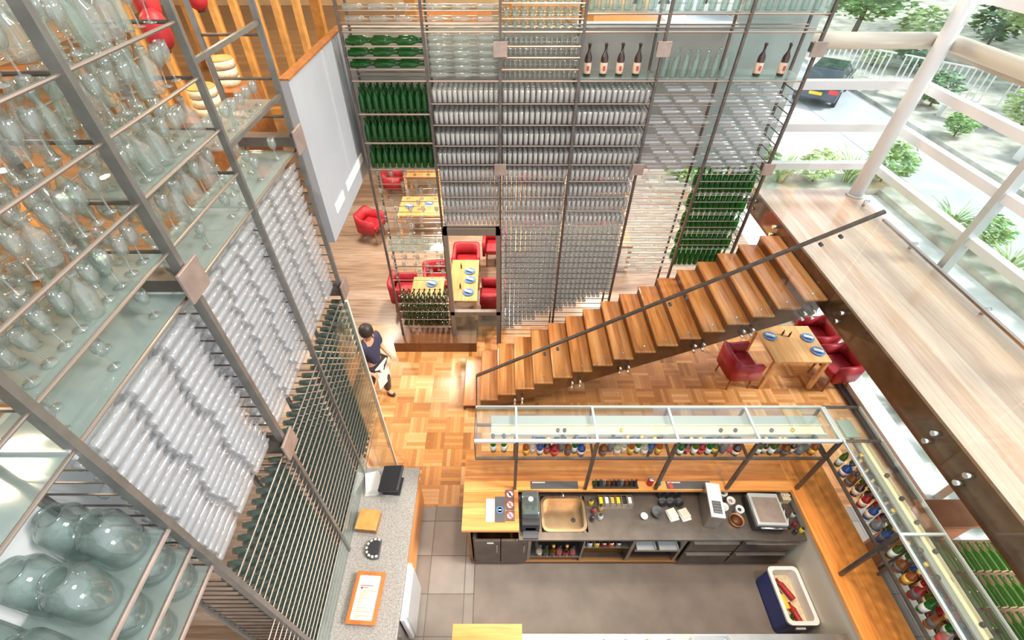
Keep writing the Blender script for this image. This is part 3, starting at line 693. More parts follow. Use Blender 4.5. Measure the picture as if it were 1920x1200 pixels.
pr_ = thing('paper_stack', 'stack of white papers beside the black till screen', 'papers', (-1.63, 2.82, .96), R(5))
for k in range(5): MB().box((.01*(k % 2), .01*k-.02, .006+.011*k), (.17, .26, .010), rz=.04*k).build('sheet', 'paper', pr_)
wb = thing('wooden_box', 'square wooden box on the stone counter behind the cup stand', 'box', (-1.57, 2.33, .96), R(-5))
MB().box((0, 0, .05), (.24, .23, .10)).build('body', 'barside', wb, bevel=.006)
MB().box((0, 0, .108), (.25, .24, .016)).build('lid', 'slat', wb, bevel=.004)
cs = thing('cup_stand', 'dark half-round stand holding a ring of small white cups', 'cup stand', (-1.42, 2.03, .96))
pts = [(.10*math.cos(a)*1.15-.02, .115*math.sin(a)) for a in [R(60+240*i/14) for i in range(15)]]
MB().prism(pts, 2, 0, .035).build('board', 'darkgrey', cs)
MB().prism([(x*.72, y*.72) for x, y in pts], 2, .035, .065).build('raised_disc', 'black', cs)
meCup = MB().lathe([(.010, 0), (.016, .02), (.013, .02), (.001, .004)], 10).mesh('small_cup', M['paper'], True)
for i in range(9):
    a = R(70+220*i/8)
    put(meCup, 'small_cup', 'small white cup, %s counting round the dark half-round stand' % (ORD[i] if i else 'first'), 'cup', 'white cups on the half-round stand', (-1.44+.092*math.cos(a), 2.03+.095*math.sin(a), .9955))
mf = thing('menu_board', 'orange wooden framed menu card tilted on its block, stone counter', 'menu board', (-1.43, 1.52, 1.02), R(-3))
mb = MB().b2(-.155, .155, -.25, -.215, -.01, .02).b2(-.155, .155, .215, .25, -.01, .02).b2(-.155, -.12, -.215, .215, -.01, .02).b2(.12, .155, -.215, .215, -.01, .02)
mb.build('frame', 'orange', mf); MB().b2(-.12, .12, -.215, .215, -.008, .006).build('card', 'paper', mf)
mb = MB()
for i in range(15):
    y = .06-.018*i
    mb.b2(-.08, -.08+.02+.15*random.random(), y, y+.006, .006, .0075)
mb.build('printed_lines', 'gold', mf)
MB().b2(-.13, .13, -.22, .22, -.06, -.01).build('block', 'barside', mf)
MB().lathe([(.012, .0065), (.001, .009)], 10, Matrix.Translation((-.07, .09, 0))).build('round_mark', 'darkgrey', mf)
MB().b2(-.09, .05, .11, .118, .006, .0075).b2(-.09, -.0, .09, .096, .006, .0075).build('heading', 'redink', mf)

# ---------------------------------------------------------------- bar: counters, worktops
def slab(name, label, x0, x1, y0, y1, z, mat, th=.05):
    o = MB().b2(x0, x1, y0, y1, z-th, z).build(name, mat, bevel=.008); return tag(o, label, 'bar counter')
bc = thing('bar_counter', 'angled orange timber bar counter wrapping round the work area', 'bar counter', (0, 0, 1.05))
MB().b2(-.45, 3.61, 2.68, 3.22, 0, .05).build('long_top', 'barwood', bc)
MB().b2(-.45, .22, 2.19, 2.679, 0, .05).build('end_top', 'barwood', bc)
MB().b2(3.611, 4.14, -.9, 3.22, 0, .05).build('side_top', 'barwood_y', bc)
MB().b2(-.40, 4.10, 3.12, 3.17, -1.05, 0).build('front_panel', 'barside', bc)
MB().b2(-.40, -.36, 2.25, 3.12, -1.05, 0).build('end_panel', 'barside', bc)
MB().b2(4.05, 4.10, -.9, 3.12, -1.05, 0).build('outer_panel', 'barside', bc)
MB().b2(3.66, 3.70, -.9, 3.12, -1.05, 0).build('inner_panel', 'cream', bc)
MB().b2(.20, 3.66, 2.80, 2.84, -1.05, 0).build('back_panel', 'barside', bc)
bn = thing('bar_counter', 'short orange timber bar counter at the bottom edge of the photo', 'bar counter', (0, 0, 1.05))
MB().b2(-.48, .22, .2, 1.26, 0, .05).build('top', 'barwood', bn)
MB().b2(-.40, .15, .25, 1.20, -1.05, 0).build('cabinet', 'barside', bn)
kw = thing('work_counter', 'dark stainless work counter with sink and cabinets inside the bar', 'work counter', (0, 0, 0))
wt = MB().b2(.22, .50, 2.16, 2.79, .86, .90).b2(1.06, 3.64, 2.16, 2.79, .86, .90).b2(.50, 1.06, 2.16, 2.25, .86, .90).b2(.50, 1.06, 2.70, 2.79, .86, .90)
wt.build('worktop', 'darkinox', kw)
def sk(pts): return [(.78+x, 2.475+y) for x, y in pts]
mb = ring(sk(rrect(.275, .222, .09)), sk(rrect(.245, .19, .08)), .70, .905); mb.prism(sk(rrect(.26, .2, .08)), 2, .69, .72); mb.build('sink_bowl', 'copperinox', kw)
MB().lathe([(.03, .667), (.026, .67), (.001, .668)], 14, Matrix.Translation((.92, 2.47, .055))).build('drain', 'darkgrey', kw, smooth=True)
MB().cyl((.78, 2.73, .9), (.78, 2.73, 1.02), .014, 10).cyl((.78, 2.73, 1.01), (.78, 2.62, 1.03), .010, 10).build('tap', 'chrome', kw, smooth=True)
MB().b2(-.33, 3.66, 2.24, 2.28, .10, .14).b2(-.33, 3.66, 2.72, 2.78, .0, .86).b2(-.33, -.29, 2.2, 2.78, .08, .86).build('carcass', 'darkinox', kw)
MB().b2(-.33, 3.66, 2.19, 2.72, .06, .10).build('bottom_shelf', 'barside', kw)
for xa, xb in ((.34, .38), (1.02, 1.04), (1.62, 1.66), (2.24, 2.28)): MB().b2(xa, xb, 2.2, 2.7, .1, .86).build('divider', 'inox', kw)
MB().b2(.38, 1.02, 2.2, 2.7, .22, .24).build('shelf', 'inox', kw)
MB().b2(1.04, 1.62, 2.22, 2.72, .48, .50).build('shelf', 'inox', kw)
for x0, x1 in ((-.31, -.0), (.01, .33)):
    d = MB().b2(x0, x1, 2.17, 2.20, .12, .84).build('door', 'darkinox', kw, bevel=.004)
    MB().cyl((x1-.04, 2.15, .55), (x1-.04, 2.15, .75), .008, 8).build('handle', 'chrome', d)
MB().b2(-.16, -.08, 2.165, 2.17, .76, .79).build('badge', 'paper', kw)
for x0, x1 in ((2.30, 2.90), (2.92, 3.6)):
    for z0, z1 in ((.52, .84), (.13, .48)):
        d = MB().b2(x0, x1, 2.17, 2.20, z0, z1).build('drawer', 'darkinox', kw, bevel=.004)
        MB().b2(x0+.03, x1-.03, 2.145, 2.17, z1-.045, z1-.03).build('handle', 'inox', d)
for x0 in (1.70, 1.98):
    tr = thing('tray', 'pale tray under the dark worktop, %s of the pair' % ('left' if x0 < 1.9 else 'right'), 'tray', (x0, 2.2, .48))
    MB().b2(0, .24, -.01, .35, 0.02, .035).b2(0, .01, -.01, .35, .02, .07).b2(.23, .24, -.01, .35, .02, .07).build('dish', 'paper', tr)
    MB().b2(-.02, .26, -.02, .37, -.005, .02).build('runner', 'inox', tr)
kn = thing('near_work_counter', 'brushed stainless work counter at the bottom edge of the photo', 'work counter', (0, 0, 0))
MB().b2(.22, 3.6, .55, 1.22, .86, .90).build('worktop', 'inox', kn, bevel=.004)
MB().b2(.24, 3.6, .6, 1.16, .05, .86).build('cabinet', 'darkinox', kn)
struct('floor_mat', MB().b2(-.33, 3.66, 1.16, 2.24, 0, .012), 'mat')

# ---------------------------------------------------------------- bar: glass display cases above the counter
def frame_bar(a, b, parent, w=.03, mat='steel', name='frame_bar'): MB().bar(a, b, w, w).build(name, mat, parent)
Z1, Z2 = 1.83, 2.19
dc = thing('display_case', 'glass display case with lit tray over the long bar counter', 'display case', (0, 0, 1.1))
def q(z): return z-1.1
for y in (2.70, 3.14):
    for z in (Z1, Z2): frame_bar((-.28, y, q(z)), (3.67, y, q(z)), dc, .028 if z < 2 or y > 3 else .035, 'steel' if z < 2 else 'silver')
for x in (.18, 1.05, 1.92, 2.80, 3.67):
    MB().b2(x-.018, x+.018, 2.682, 2.718, 0, q(Z2)).build('post', 'steel', dc)
    MB().b2(x-.012, x+.012, 3.125, 3.15, 0, q(Z2)).build('rear_post', 'steel', dc)
    for z in (Z1, Z2): frame_bar((x, 2.70, q(z)), (x, 3.14, q(z)), dc, .026, 'silver' if z > 2 else 'steel')
for x in (-.28,):
    for z in (Z1, Z2): frame_bar((x, 2.70, q(z)), (x, 3.14, q(z)), dc, .010)
    for y in (2.70, 3.14): frame_bar((x, y, q(Z1)), (x, y, q(Z2)), dc, .010)
xs = (-.28, .18, 1.05, 1.92, 2.80, 3.67)
for a, b in zip(xs, xs[1:]):
    MB().b2(a+.01, b-.01, 2.70, 3.14, q(Z2)+.014, q(Z2)+.022).build('top_pane', 'casepane', dc)
MB().b2(-.27, 3.65, 2.71, 3.13, q(Z1)-.012, q(Z1)).build('shelf_pane', 'pane', dc)
MB().b2(-.27, 3.65, 3.12, 3.128, q(Z1), q(Z2)).build('rear_pane', 'pane', dc)
MB().b2(-.10, 3.60, 2.94, 3.06, q(2.11), q(2.14)).build('lamp_tray', 'tray', dc)
MB().b2(-.10, 3.60, 2.83, 2.93, q(2.10), q(2.12)).build('lamp_strip', 'lamp', dc)
MB().b2(-.10, 3.60, 2.81, 2.825, q(2.10), q(2.15)).b2(-.10, 3.60, 2.93, 2.942, q(2.10), q(2.15)).build('tray_lip', 'cream', dc)
ds = thing('display_case', 'glass display case full of bottles over the right arm of the bar', 'display case', (0, 0, 1.1))
for x in (3.70, 4.11):
    for z in (Z1, Z2): frame_bar((x, -.9, q(z)), (x, 3.14, q(z)), ds, .028, 'steel' if z < 2 else 'silver')
for y in (1.72, .75, -.2):
    MB().b2(3.68, 3.715, y-.018, y+.018, 0, q(Z2)).build('post', 'steel', ds)
    MB().b2(4.095, 4.12, y-.012, y+.012, 0, q(Z2)).build('rear_post', 'steel', ds)
    for z in (Z1, Z2): frame_bar((3.70, y, q(z)), (4.11, y, q(z)), ds, .026, 'silver' if z > 2 else 'steel')
for y in (2.70, 3.14): frame_bar((3.70, y, q(Z2)), (4.11, y, q(Z2)), ds, .026)
ys = (-.9, -.2, .75, 1.72, 2.70, 3.14)
for a, b in zip(ys, ys[1:]): MB().b2(3.70, 4.11, a+.01, b-.01, q(Z2)+.014, q(Z2)+.022).build('top_pane', 'casepane', ds)
MB().b2(3.71, 4.10, -.9, 3.13, q(Z1)-.012, q(Z1)).build('shelf_pane', 'pane', ds)
MB().b2(3.86, 3.90, -.9, 2.75, q(2.11), q(2.135)).build('lamp_tray', 'tray', ds)
MB().b2(3.91, 3.97, -.9, 2.75, q(2.10), q(2.12)).build('lamp_strip', 'lamp', ds)
MB().b2(3.975, 3.985, -.9, 2.75, q(2.10), q(2.15)).b2(3.90, 3.908, -.9, 2.75, q(2.10), q(2.15)).build('tray_lip', 'cream', ds)
MB().b2(3.80, 3.96, 2.78, 3.00, q(2.12), q(2.14)).build('corner_plate', 'pgreen', ds)

mats = ['greeng', 'olive', 'amber', 'clear', 'tealg', 'redg', 'amber', 'brown', 'olive', 'blueg', 'clear']
cn = {'greeng': 'green', 'olive': 'olive', 'amber': 'amber', 'clear': 'clear', 'tealg': 'pale teal', 'redg': 'red', 'brown': 'dark brown', 'blueg': 'blue'}
shp = [bottle(.24, .034, .013), bottle(.20, .042, .015), bottle(.28, .030, .012), MB().lathe([(.034, 0), (.036, .01), (.036, .13), (.02, .15), (.013, .16), (.013, .22), (.018, .225), (.018, .25)], 12)]
lib = {}
def liquor(x, y, z, label, group, mk=None, sk=None):
    mk = mk or random.choice(mats); sk = random.randrange(4) if sk is None else sk
    if (mk, sk) not in lib:
        h = (.24, .20, .28, .25)[sk]
        lib[(mk, sk)] = (shp[sk].mesh('liquor_bottle', M[mk], True), MB().lathe([(.0362 if sk != 1 else .043, h*.18), (.0362 if sk != 1 else .043, h*.42)] if sk != 2 else [(.031, h*.15), (.031, h*.42)], 12).mesh('paper_label', M[random.choice(['paper', 'label', 'gold', 'label', 'darkgrey', 'redink'])], True),
            MB().lathe([(.019, h-.02), (.019, h+.008), (.001, h+.009)], 10).mesh('cap', M[random.choice(['black', 'gold', 'darkgrey', 'black'])], True))
    a, b, c = lib[(mk, sk)]
    o = put(a, 'liquor_bottle', label % cn[mk], 'bottle', group, (x, y, z), (0, 0, random.uniform(0, 6)), 1.12)
    for nm, me_ in (('paper_label', b), ('cap', c)):
        ch = bpy.data.objects.new(nm, me_); C.objects.link(ch); ch.parent = o
    return o
liquor(-.08, 2.80, Z1, 'slim %s bottle at the left end of the lit glass case, left one', 'bottles in the long display case', 'greeng', 2)
liquor(.04, 2.80, Z1, 'slim %s bottle at the left end of the lit glass case, right one', 'bottles in the long display case', 'greeng', 2)
secs = ((.26, 1.0, 'first'), (1.13, 1.86, 'second'), (2.0, 2.74, 'third'), (2.88, 3.6, 'fourth'))
for a, b, nm in secs:
    k = 0; x = a+.03
    while x < b-.02:
        liquor(x, 2.765+.02*(k % 2), Z1, '%%s bottle, %s compartment of the lit case, front row, %s from left' % (nm, NUM[k]), 'bottles in the long display case')
        if k % 3: liquor(x+.03, 2.87, Z1, '%%s bottle, %s compartment of the lit case, back row, %s from left' % (nm, NUM[k]), 'bottles in the long display case')
        x += random.uniform(.074, .084); k += 1
secs = ((1.78, 2.62, 'before the first post'), (.82, 1.66, 'between the posts'), (-.15, .68, 'nearest the camera'))
for a, b, nm in secs:
    k = 0; y = b
    while y > a:
        liquor(3.758+.082*(k % 2), y, Z1, '%%s bottle, right case, inner row, %s, %s from the far end' % (nm, NUM[k]), 'bottles in the right display case')
        if k % 2: liquor(3.975, y-.01, Z1, '%%s bottle, right case, outer row, %s, %s from the far end' % (nm, NUM[k]), 'bottles at the rear of the right display case')
        y -= random.uniform(.054, .062); k += 1
meHalo = None
# ---------------------------------------------------------------- bar: small things
def mat_(x0, x1, y, lbl, pink=False):
    o = thing('bar_mat', lbl, 'bar mat', ((x0+x1)/2, y, 1.1)); h = (x1-x0)/2
    MB().b2(-h, h, -.05, .05, 0, .008).build('rubber', 'darkgrey', o, bevel=.003)
    m = MB()
    for k in range(9): m.b2(-h+.02+k*.018, -h+.033+k*.018, .022, .040, .008, .0095)
    m.build('lettering', 'paper', o)
    if pink: MB().box((-h+.05, -.01, .0095), (.05, .075, .003), rz=.3).build('pink_card', 'redink', o)
mat_(.38, .97, 2.745, 'dark bar mat with white lettering on the left of the bar counter')
mat_(2.07, 2.62, 2.745, 'dark bar mat with a pink card, right of the bottle tray', True)
ct_ = thing('condiment_tray', 'dark tray of small sauce bottles on the bar between the two mats', 'tray', (1.43, 2.74, 1.1))
MB().b2(-.28, .28, -.045, .045, 0, .012).b2(-.28, .28, -.045, -.038, .012, .04).b2(-.28, .28, .038, .045, .012, .04).build('tray', 'black', ct_)
sbt = bottle(.13, .022, .010)
lb2 = [sbt.mesh('sauce_bottle', M[k], True) for k in ('greeng', 'brown', 'black', 'clear', 'amber')]
for k in range(10):
    put(lb2[0 if k == 0 else (k % 4)+1], 'sauce_bottle', '%s sauce bottle in the dark tray on the bar, %s from the left' % (('green', 'dark brown', 'black', 'clear', 'amber')[0 if k == 0 else (k % 4)+1], ORD[k] if k else 'first'), 'bottle', 'sauce bottles in the tray', (1.43-.255+.055*k, 2.74, 1.1125))
def can(x, y, z, label, mk, r=.033, h=.115, cat='can', lie=0):
    o = thing('tin_can' if cat == 'can' else 'canister', label, cat, (x, y, z))
    m = Matrix.Rotation(lie, 4, 'X')
    MB().lathe([(r*.9, 0), (r, .006), (r, h-.01), (r*.88, h)], 16, m).build('body', mk, o, smooth=True)
    MB().lathe([(r*.86, h), (r*.8, h+.003), (.001, h+.003)], 16, m).build('lid', 'chrome' if cat == 'can' else 'black', o, smooth=True)
    return o
can(1.86, 2.76, 1.1, 'red cylindrical tin standing right of the sauce bottle tray', 'lantern', .036, .13)
can(1.98, 2.75, 1.1, 'small green tin next to the pink-carded bar mat', 'leafd', .022, .08)
# coffee machine beside the sink, menus and round signs
cm = thing('coffee_machine', 'grey transparent-lidded coffee machine between the signs and the sink', 'coffee machine', (.36, 2.42, .90))
MB().b2(-.11, .11, -.17, .20, 0, .20).build('body', 'black', cm, bevel=.012)
MB().b2(-.10, .10, -.10, .19, .20, .34).build('hopper', 'tealg', cm, bevel=.02)
MB().lathe([(.035, .342), (.028, .352), (.001, .353)], 16, Matrix.Translation((0, .08, 0))).build('knob', 'paper', cm, smooth=True)
MB().b2(-.09, .09, -.25, -.17, 0, .03).build('drip_tray', 'darkgrey', cm)
MB().b2(-.06, .06, -.17, -.165, .06, .12).build('front_panel', 'chrome', cm)
cd = thing('menu_card', 'plain white card lying on the left end of the bar', 'card', (-.12, 2.43, 1.1)); MB().b2(-.052, .052, -.14, .14, 0, .004).build('card', 'paper', cd)
cd = thing('leaflet', 'dark leaflet with a blue round emblem beside the white card', 'leaflet', (-.005, 2.43, 1.1)); MB().b2(-.058, .062, -.145, .165, 0, .006).build('sheet', 'darkgrey', cd)
MB().lathe([(.042, .006), (.042, .009), (.030, .009), (.030, .006)], 20).build('emblem_ring', 'bluecloth', cd); MB().b2(-.02, .02, -.008, .008, .006, .009).build('emblem_bar', 'paper', cd)
for k, (y, nm, mk) in enumerate(((2.62, 'farthest', 'black'), (2.49, 'middle', 'redink'), (2.36, 'nearest', 'bluecloth'))):
    s = thing('round_sign', '%s of the three round prohibition signs in a column on the bar' % nm, 'sign', (.118, y, 1.1), 0, 'round signs on the bar')
    MB().b2(-.052, .052, -.06, .06, 0, .010).build('plaque', 'darkgrey', s)
    MB().lathe([(.046, .010), (.046, .013), (.001, .0132)], 24).build('disc', 'paper', s)
    MB().lathe([(.047, .012), (.047, .0145), (.037, .0145), (.037, .012)], 24).build('red_ring', 'redink', s)
    MB().box((0, 0, .0145), (.014, .075, .002), rz=.7).build('red_bar' if k else 'symbol', 'redink' if k else 'black', s)
    MB().box((0, 0, .0135), (.02, .04, .002)).build('pictogram', mk, s)
# worktop things
def cont(x, y, z, label, cols, w=.10, n=6):
    o = thing('ingredient_tray', label, 'tray', (x, y, z))
    for k in range(n):
        x0 = (k-n/2)*w
        c_ = MB().b2(x0+.003, x0+w-.003, -.06, .06, 0, .012).b2(x0+.003, x0+.009, -.06, .06, .012, .07).b2(x0+w-.009, x0+w-.003, -.06, .06, .012, .07).b2(x0+.009, x0+w-.009, -.06, -.054, .012, .07).b2(x0+.009, x0+w-.009, .054, .06, .012, .07).build('compartment', 'inox', o)
        MB().box((x0+w/2, 0, .035), (w-.02, .10, .045), taper=.8).build('filling', cols[k % len(cols)], c_)
cont(1.44, 2.62, .90, 'row of small steel tubs with yellow and white fillings behind the sink', ['yellow', 'paper', 'gold', 'yellow', 'black', 'paper'], .072, 6)
for k, (x, y, mk) in enumerate(((1.13, 2.60, 'yellow'), (1.15, 2.50, 'redink'), (1.22, 2.42, 'paper'), (1.12, 2.40, 'black'), (1.24, 2.53, 'gold'))):
    can(x, y, .90, '%s small jar in the cluster right of the sink' % ('yellow', 'dark red', 'white', 'black', 'gilt')[k], mk, .03, .09, 'jar')
meBl = [MB().lathe([(.03, 0), (.055, .05), (.052, .05), (.028, .006), (.001, .006)], 18).mesh('bowl', M[k], True) for k in ('darkgrey', 'black', 'white')]
for k in range(6):
    put(meBl[1], 'black_bowl', 'black stacked bowl in the dark group at the back of the worktop, %s from left' % (ORD[k] if k else 'first'), 'bowl', 'black bowls at the back of the worktop', (2.03+.10*(k % 3), 2.60+.11*(k//3), .90))
put(meBl[0], 'bowl', 'blue-grey round bowl left of the folded towels', 'bowl', None, (1.93, 2.47, .90), (0, 0, 0), 1.35)
put(meBl[2], 'bowl', 'small white dish left of the blue-grey bowl', 'bowl', None, (1.76, 2.43, .90), (0, 0, 0), .8)
for k, x in enumerate((2.11, 2.26)):
    o = thing('folded_towel', 'folded white towel on the worktop, %s of the two' % ('left', 'right')[k], 'towel', (x, 2.45, .90), .25)
    MB().box((0, 0, .015), (.12, .15, .03)).build('lower_fold', 'paper', o, bevel=.008); MB().box((.005, .01, .038), (.11, .12, .016), rz=.1).build('upper_fold', 'cream', o, bevel=.006)
ds2 = thing('grinder', 'tall steel dispenser with white top standing at the worktop centre', 'dispenser', (2.56, 2.50, .90), R(-8))
MB().b2(-.075, .075, -.20, .20, 0, .30).build('body', 'inox', ds2, bevel=.006)
MB().b2(-.08, .08, -.21, .21, .30, .33).build('top', 'white', ds2, bevel=.005)
MB().b2(-.05, .05, -.17, -.02, .33, .338).build('slot', 'darkgrey', ds2)
for k in range(4): MB().b2(-.045, .045, -.16+.035*k, -.15+.035*k, .338, .344).build('slot_bar', 'inox', ds2)
meCp = MB().lathe([(.045, 0), (.05, .09), (.052, .10), (.042, .10), (.038, .085), (.001, .08)], 20)
for k, (x, y) in enumerate(((2.80, 2.70), (2.75, 2.52), (2.93, 2.49), (2.86, 2.60))):
    o = thing('lidded_tub', 'round white-rimmed tub, %s in the cluster left of the toaster grill' % ('farthest', 'leftmost', 'rightmost', 'middle')[k], 'tub', (x, y, .90), 0, 'white-rimmed tubs')
    meCp.build('rim', 'white', o, smooth=True); MB().lathe([(.036, .08), (.001, .088)], 16).build('content', ('darkgrey', 'paper', 'black', 'copper')[k], o, smooth=True)
o = thing('copper_bowl', 'copper brown pan in front of the white-rimmed tubs', 'pan', (2.87, 2.38, .90)); MB().lathe([(.07, 0), (.085, .05), (.08, .05), (.066, .008), (.001, .008)], 24).build('pan', 'copper', o, smooth=True)
MB().lathe([(.076, .03), (.001, .036)], 20).build('content', 'riser', o, smooth=True)
tg = thing('contact_grill', 'grey flat-topped contact grill at the right of the worktop', 'grill', (3.22, 2.46, .90), R(-2))
MB().b2(-.19, .19, -.20, .20, .02, .12).build('base', 'black', tg, bevel=.01)
MB().b2(-.18, .18, -.20, .19, .125, .19).build('lid', 'silver', tg, bevel=.012)
MB().b2(-.15, .15, -.17, .13, .19, .196).build('lid_plate', 'plate', tg)
MB().cyl((-.15, -.23, .16), (.15, -.23, .16), .012, 10).build('handle', 'chrome', tg, smooth=True)
for sx in (-.14, .14):
    for sy in (-.15, .15): MB().cyl((sx, sy, 0), (sx, sy, .03), .015, 8).build('foot', 'black', tg)
o = thing('spoon_holder', 'dark strip holder with handles right of the grill', 'holder', (3.46, 2.50, .90)); MB().b2(-.03, .03, -.22, .20, 0, .06).build('holder', 'black', o, bevel=.005)
for k in range(3): MB().cyl((0, -.18+.1*k, .06), (.01, -.12+.1*k, .09), .006, 6).build('handle', 'paper', o)
o = thing('paper_box', 'tan box of cups in the right corner of the worktop', 'box', (3.56, 2.68, .90)); MB().b2(-.05, .05, -.08, .08, 0, .10).build('carton', 'bamboo', o)
for k in range(3): MB().cyl((-.03+.03*k, -.03, .10), (-.03+.03*k, -.03, .13), .012, 8).build('cup', 'paper', o)
for k, (x, y, mk, nm) in enumerate(((3.58, 2.44, 'paper', 'white'), (3.55, 2.33, 'lantern', 'red'), (3.60, 2.26, 'yellow', 'yellow'), (3.52, 2.24, 'black', 'black'))):
    can(x, y, .90, '%s small packet jar in the right corner of the worktop' % nm, mk, .025, .08, 'jar')
# bottles in the open shelves under the worktop
for k in range(6):
    liquor(.50+.085*k, 2.235, .24, '%s bottle under the sink, ' + ('%s from the left' % (ORD[k] if k else 'first')), 'bottles under the sink', ('clear', 'olive', 'amber', 'clear', 'brown', 'clear')[k], 0 if k % 2 else 3)
for k in range(5):
    can(1.12+.09*k, 2.25, .50, '%s tin on the open shelf right of the sink, %s along' % (('white', 'yellow', 'red', 'orange', 'grey')[k], ORD[k] if k else 'first'), ('paper', 'yellow', 'lantern', 'orange', 'inox')[k], .035, .09)
# cooler box on the floor
cb = thing('cooler_box', 'big dark blue cooler box standing on the bar floor', 'cooler', (3.465, 1.71, .012), R(0))
cb.scale = (.92, .92, 1)
mb = ring(rrect(.19, .33, .06), rrect(.165, .305, .05), .02, .40); mb.prism(rrect(.19, .33, .06), 2, 0, .03); mb.build('shell', 'blue', cb)
ring(rrect(.20, .34, .06), rrect(.155, .295, .05), .40, .43).build('rim', 'white', cb)
mb = ring(rrect(.165, .305, .05), rrect(.155, .295, .05), .03, .40); mb.build('liner', 'white', cb)
for sy in (-1, 1): MB().b2(-.06, .06, sy*.345-.012, sy*.345+.012, .28, .32).build('handle', 'white', cb)
MB().prism(rrect(.153, .293, .05), 2, .05, .25).build('ice', 'bamboo', cb)
for k, (x, y, mk, l, a) in enumerate(((3.40, 1.69, 'yellow', .20, .15), (3.47, 1.81, 'lantern', .26, .45), (3.48, 1.55, 'lantern', .24, .2), (3.41, 1.87, 'amber', .16, 1.1), (3.42, 1.50, 'olive', .16, -.5), (3.37, 1.81, 'amber', .15, .5))):
    o = thing('chilled_bottle', '%s lying on the ice of the blue cooler' % ('yellow plastic bottle', 'red bottle at the far end', 'red bottle at the near end', 'small amber bottle at the far end', 'small olive bottle at the near end', 'small amber bottle by the cooler wall')[k], 'bottle', (x, y, .305), a)
    mt = Matrix.Translation((0, -l/2, 0)) @ Matrix.Rotation(-HALF, 4, 'X')
    r_ = .035 if k < 3 else .022
    MB().lathe([(r_*.9, 0), (r_, .01), (r_, l*.7), (r_*.4, l*.85), (r_*.4, l)], 12, mt).build('body', mk, o, smooth=True)
    MB().lathe([(r_*.45, l), (r_*.45, l+.015), (.001, l+.016)], 10, mt).build('cap', 'paper', o, smooth=True)
# near worktop glassware
for k in range(8):
    put(meW, 'wine_glass', 'upturned stemmed glass on the near stainless counter, %s from the left' % (ORD[k] if k else 'first'), 'wine glass', 'glasses on the near stainless counter', (.95+.11*k, 1.08+.05*(k % 2), .90+.171), (math.pi, 0, 0))
o = thing('drinks_rack', 'chrome wire basket at the near counter edge, right of the upturned glasses', 'basket', (2.15, 1.13, .90))
ring(rrect(.20, .06, .03), rrect(.192, .052, .025), .09, .10).build('rim', 'chrome', o)
mb = MB()
for x, y in rrect(.196, .056, .03, 3): mb.cyl((x, y, 0), (x, y, .095), .003, 5)
mb.build('wires', 'chrome', o); MB().prism(rrect(.19, .05, .03), 2, 0, .006).build('bottom', 'chrome', o)

# ---------------------------------------------------------------- tables and chairs
def chair(label, loc, rz, group):
    c = thing('armchair', label, 'chair', loc, rz, group)     # faces +y
    MB().box((0, .02, .42), (.46, .46, .12)).build('seat', 'red', c, bevel=.03)
    pts = [(-.29, 0), (-.29, -.12), (-.285, -.20), (-.26, -.255), (-.20, -.28), (-.1, -.285), (0, -.285), (.1, -.285), (.20, -.28), (.26, -.255), (.285, -.20), (.29, -.12), (.29, 0)]
    outer = [(.30, .22)] + [(x, y) for x, y in reversed(pts)] + [(-.30, .22)]
    inner = [(.235, .22)] + [(x*.80, y*.80) for x, y in reversed(pts)] + [(-.235, .22)]
    n = len(outer); mb = MB(); vs = []
    for i, (x, y) in enumerate(outer):
        top = .66+.09*max(0, min(1, (-y-.12)/.12)); vs += [(x, y, .30), (x*1.03, y*1.05, top)]
    for i, (x, y) in enumerate(inner):
        top = .66+.09*max(0, min(1, (-outer[i][1]-.12)/.12)); vs += [(x, y, .30), (x, y, top)]
    fs = []
    for i in range(n-1):
        a, b, c2, d = 2*i, 2*i+2, 2*n+2*i, 2*n+2*i+2
        fs += [(a, b, b+1, a+1), (d, c2, c2+1, d+1), (a+1, b+1, d+1, c2+1), (b, a, c2, d)]
    fs += [(0, 1, 2*n+1, 2*n), (2*n-2, 4*n-2, 4*n-1, 2*n-1)]
    mb.add(vs, fs); mb.build('backrest', 'red', c, smooth=True)
    for sx in (-1, 1):
        for sy in (-1, 1): MB().cyl((sx*.20, sy*.18, .37), (sx*.22, sy*.20, 0), .022, 8, .015).build('leg', 'legwood', c)
    return c
def table(label, loc, w, d, group=None, rz=0):
    t = thing('dining_table', label, 'table', loc, rz, group)
    MB().box((0, 0, .73), (w, d, .045)).build('tabletop', 'table', t, bevel=.006)
    for sx in (-1, 1):
        for sy in (-1, 1): MB().box((sx*(w/2-.04), sy*(d/2-.04), .354), (.06, .06, .707)).build('leg', 'table', t)
    MB().box((0, 0, .68), (w-.12, d-.12, .05)).build('apron', 'legwood', t)
    return t
mePl = MB().lathe([(.06, 0), (.11, .016), (.105, .018), (.058, .006), (.001, .006)], 24)
def setting(x, y, lbl):
    p_ = thing('plate', 'round plate with a folded white napkin, %s' % lbl, 'plate', (x, y, .7525), R(-25))
    mePl.build('dish', 'bluecloth', p_, smooth=True)
    MB().box((0, 0, .03), (.15, .055, .028)).build('napkin', 'paper', p_, bevel=.008)
def sauce(x, y, lbl):
    o = thing('sauce_bottle', 'small dark sauce bottle, %s' % lbl, 'bottle', (x, y, .7525))
    MB().lathe([(.018, 0), (.018, .07), (.008, .085), (.008, .10)], 10).build('body', 'brown', o, smooth=True); MB().lathe([(.010, .10), (.010, .115), (.001, .116)], 8).build('cap', 'black', o)
table('timber dining table under the walkway beside the bar', (5.04, 5.50, 0), .95, .85)
setting(5.36, 5.62, 'farther one on the table under the walkway'); setting(5.38, 5.30, 'nearer one on the table under the walkway'); setting(4.72, 5.66, 'half hidden, left of the table under the walkway')
sauce(4.95, 5.70, 'left one on the table under the walkway'); sauce(5.05, 5.66, 'right one on the table under the walkway')
G = 'red armchairs'
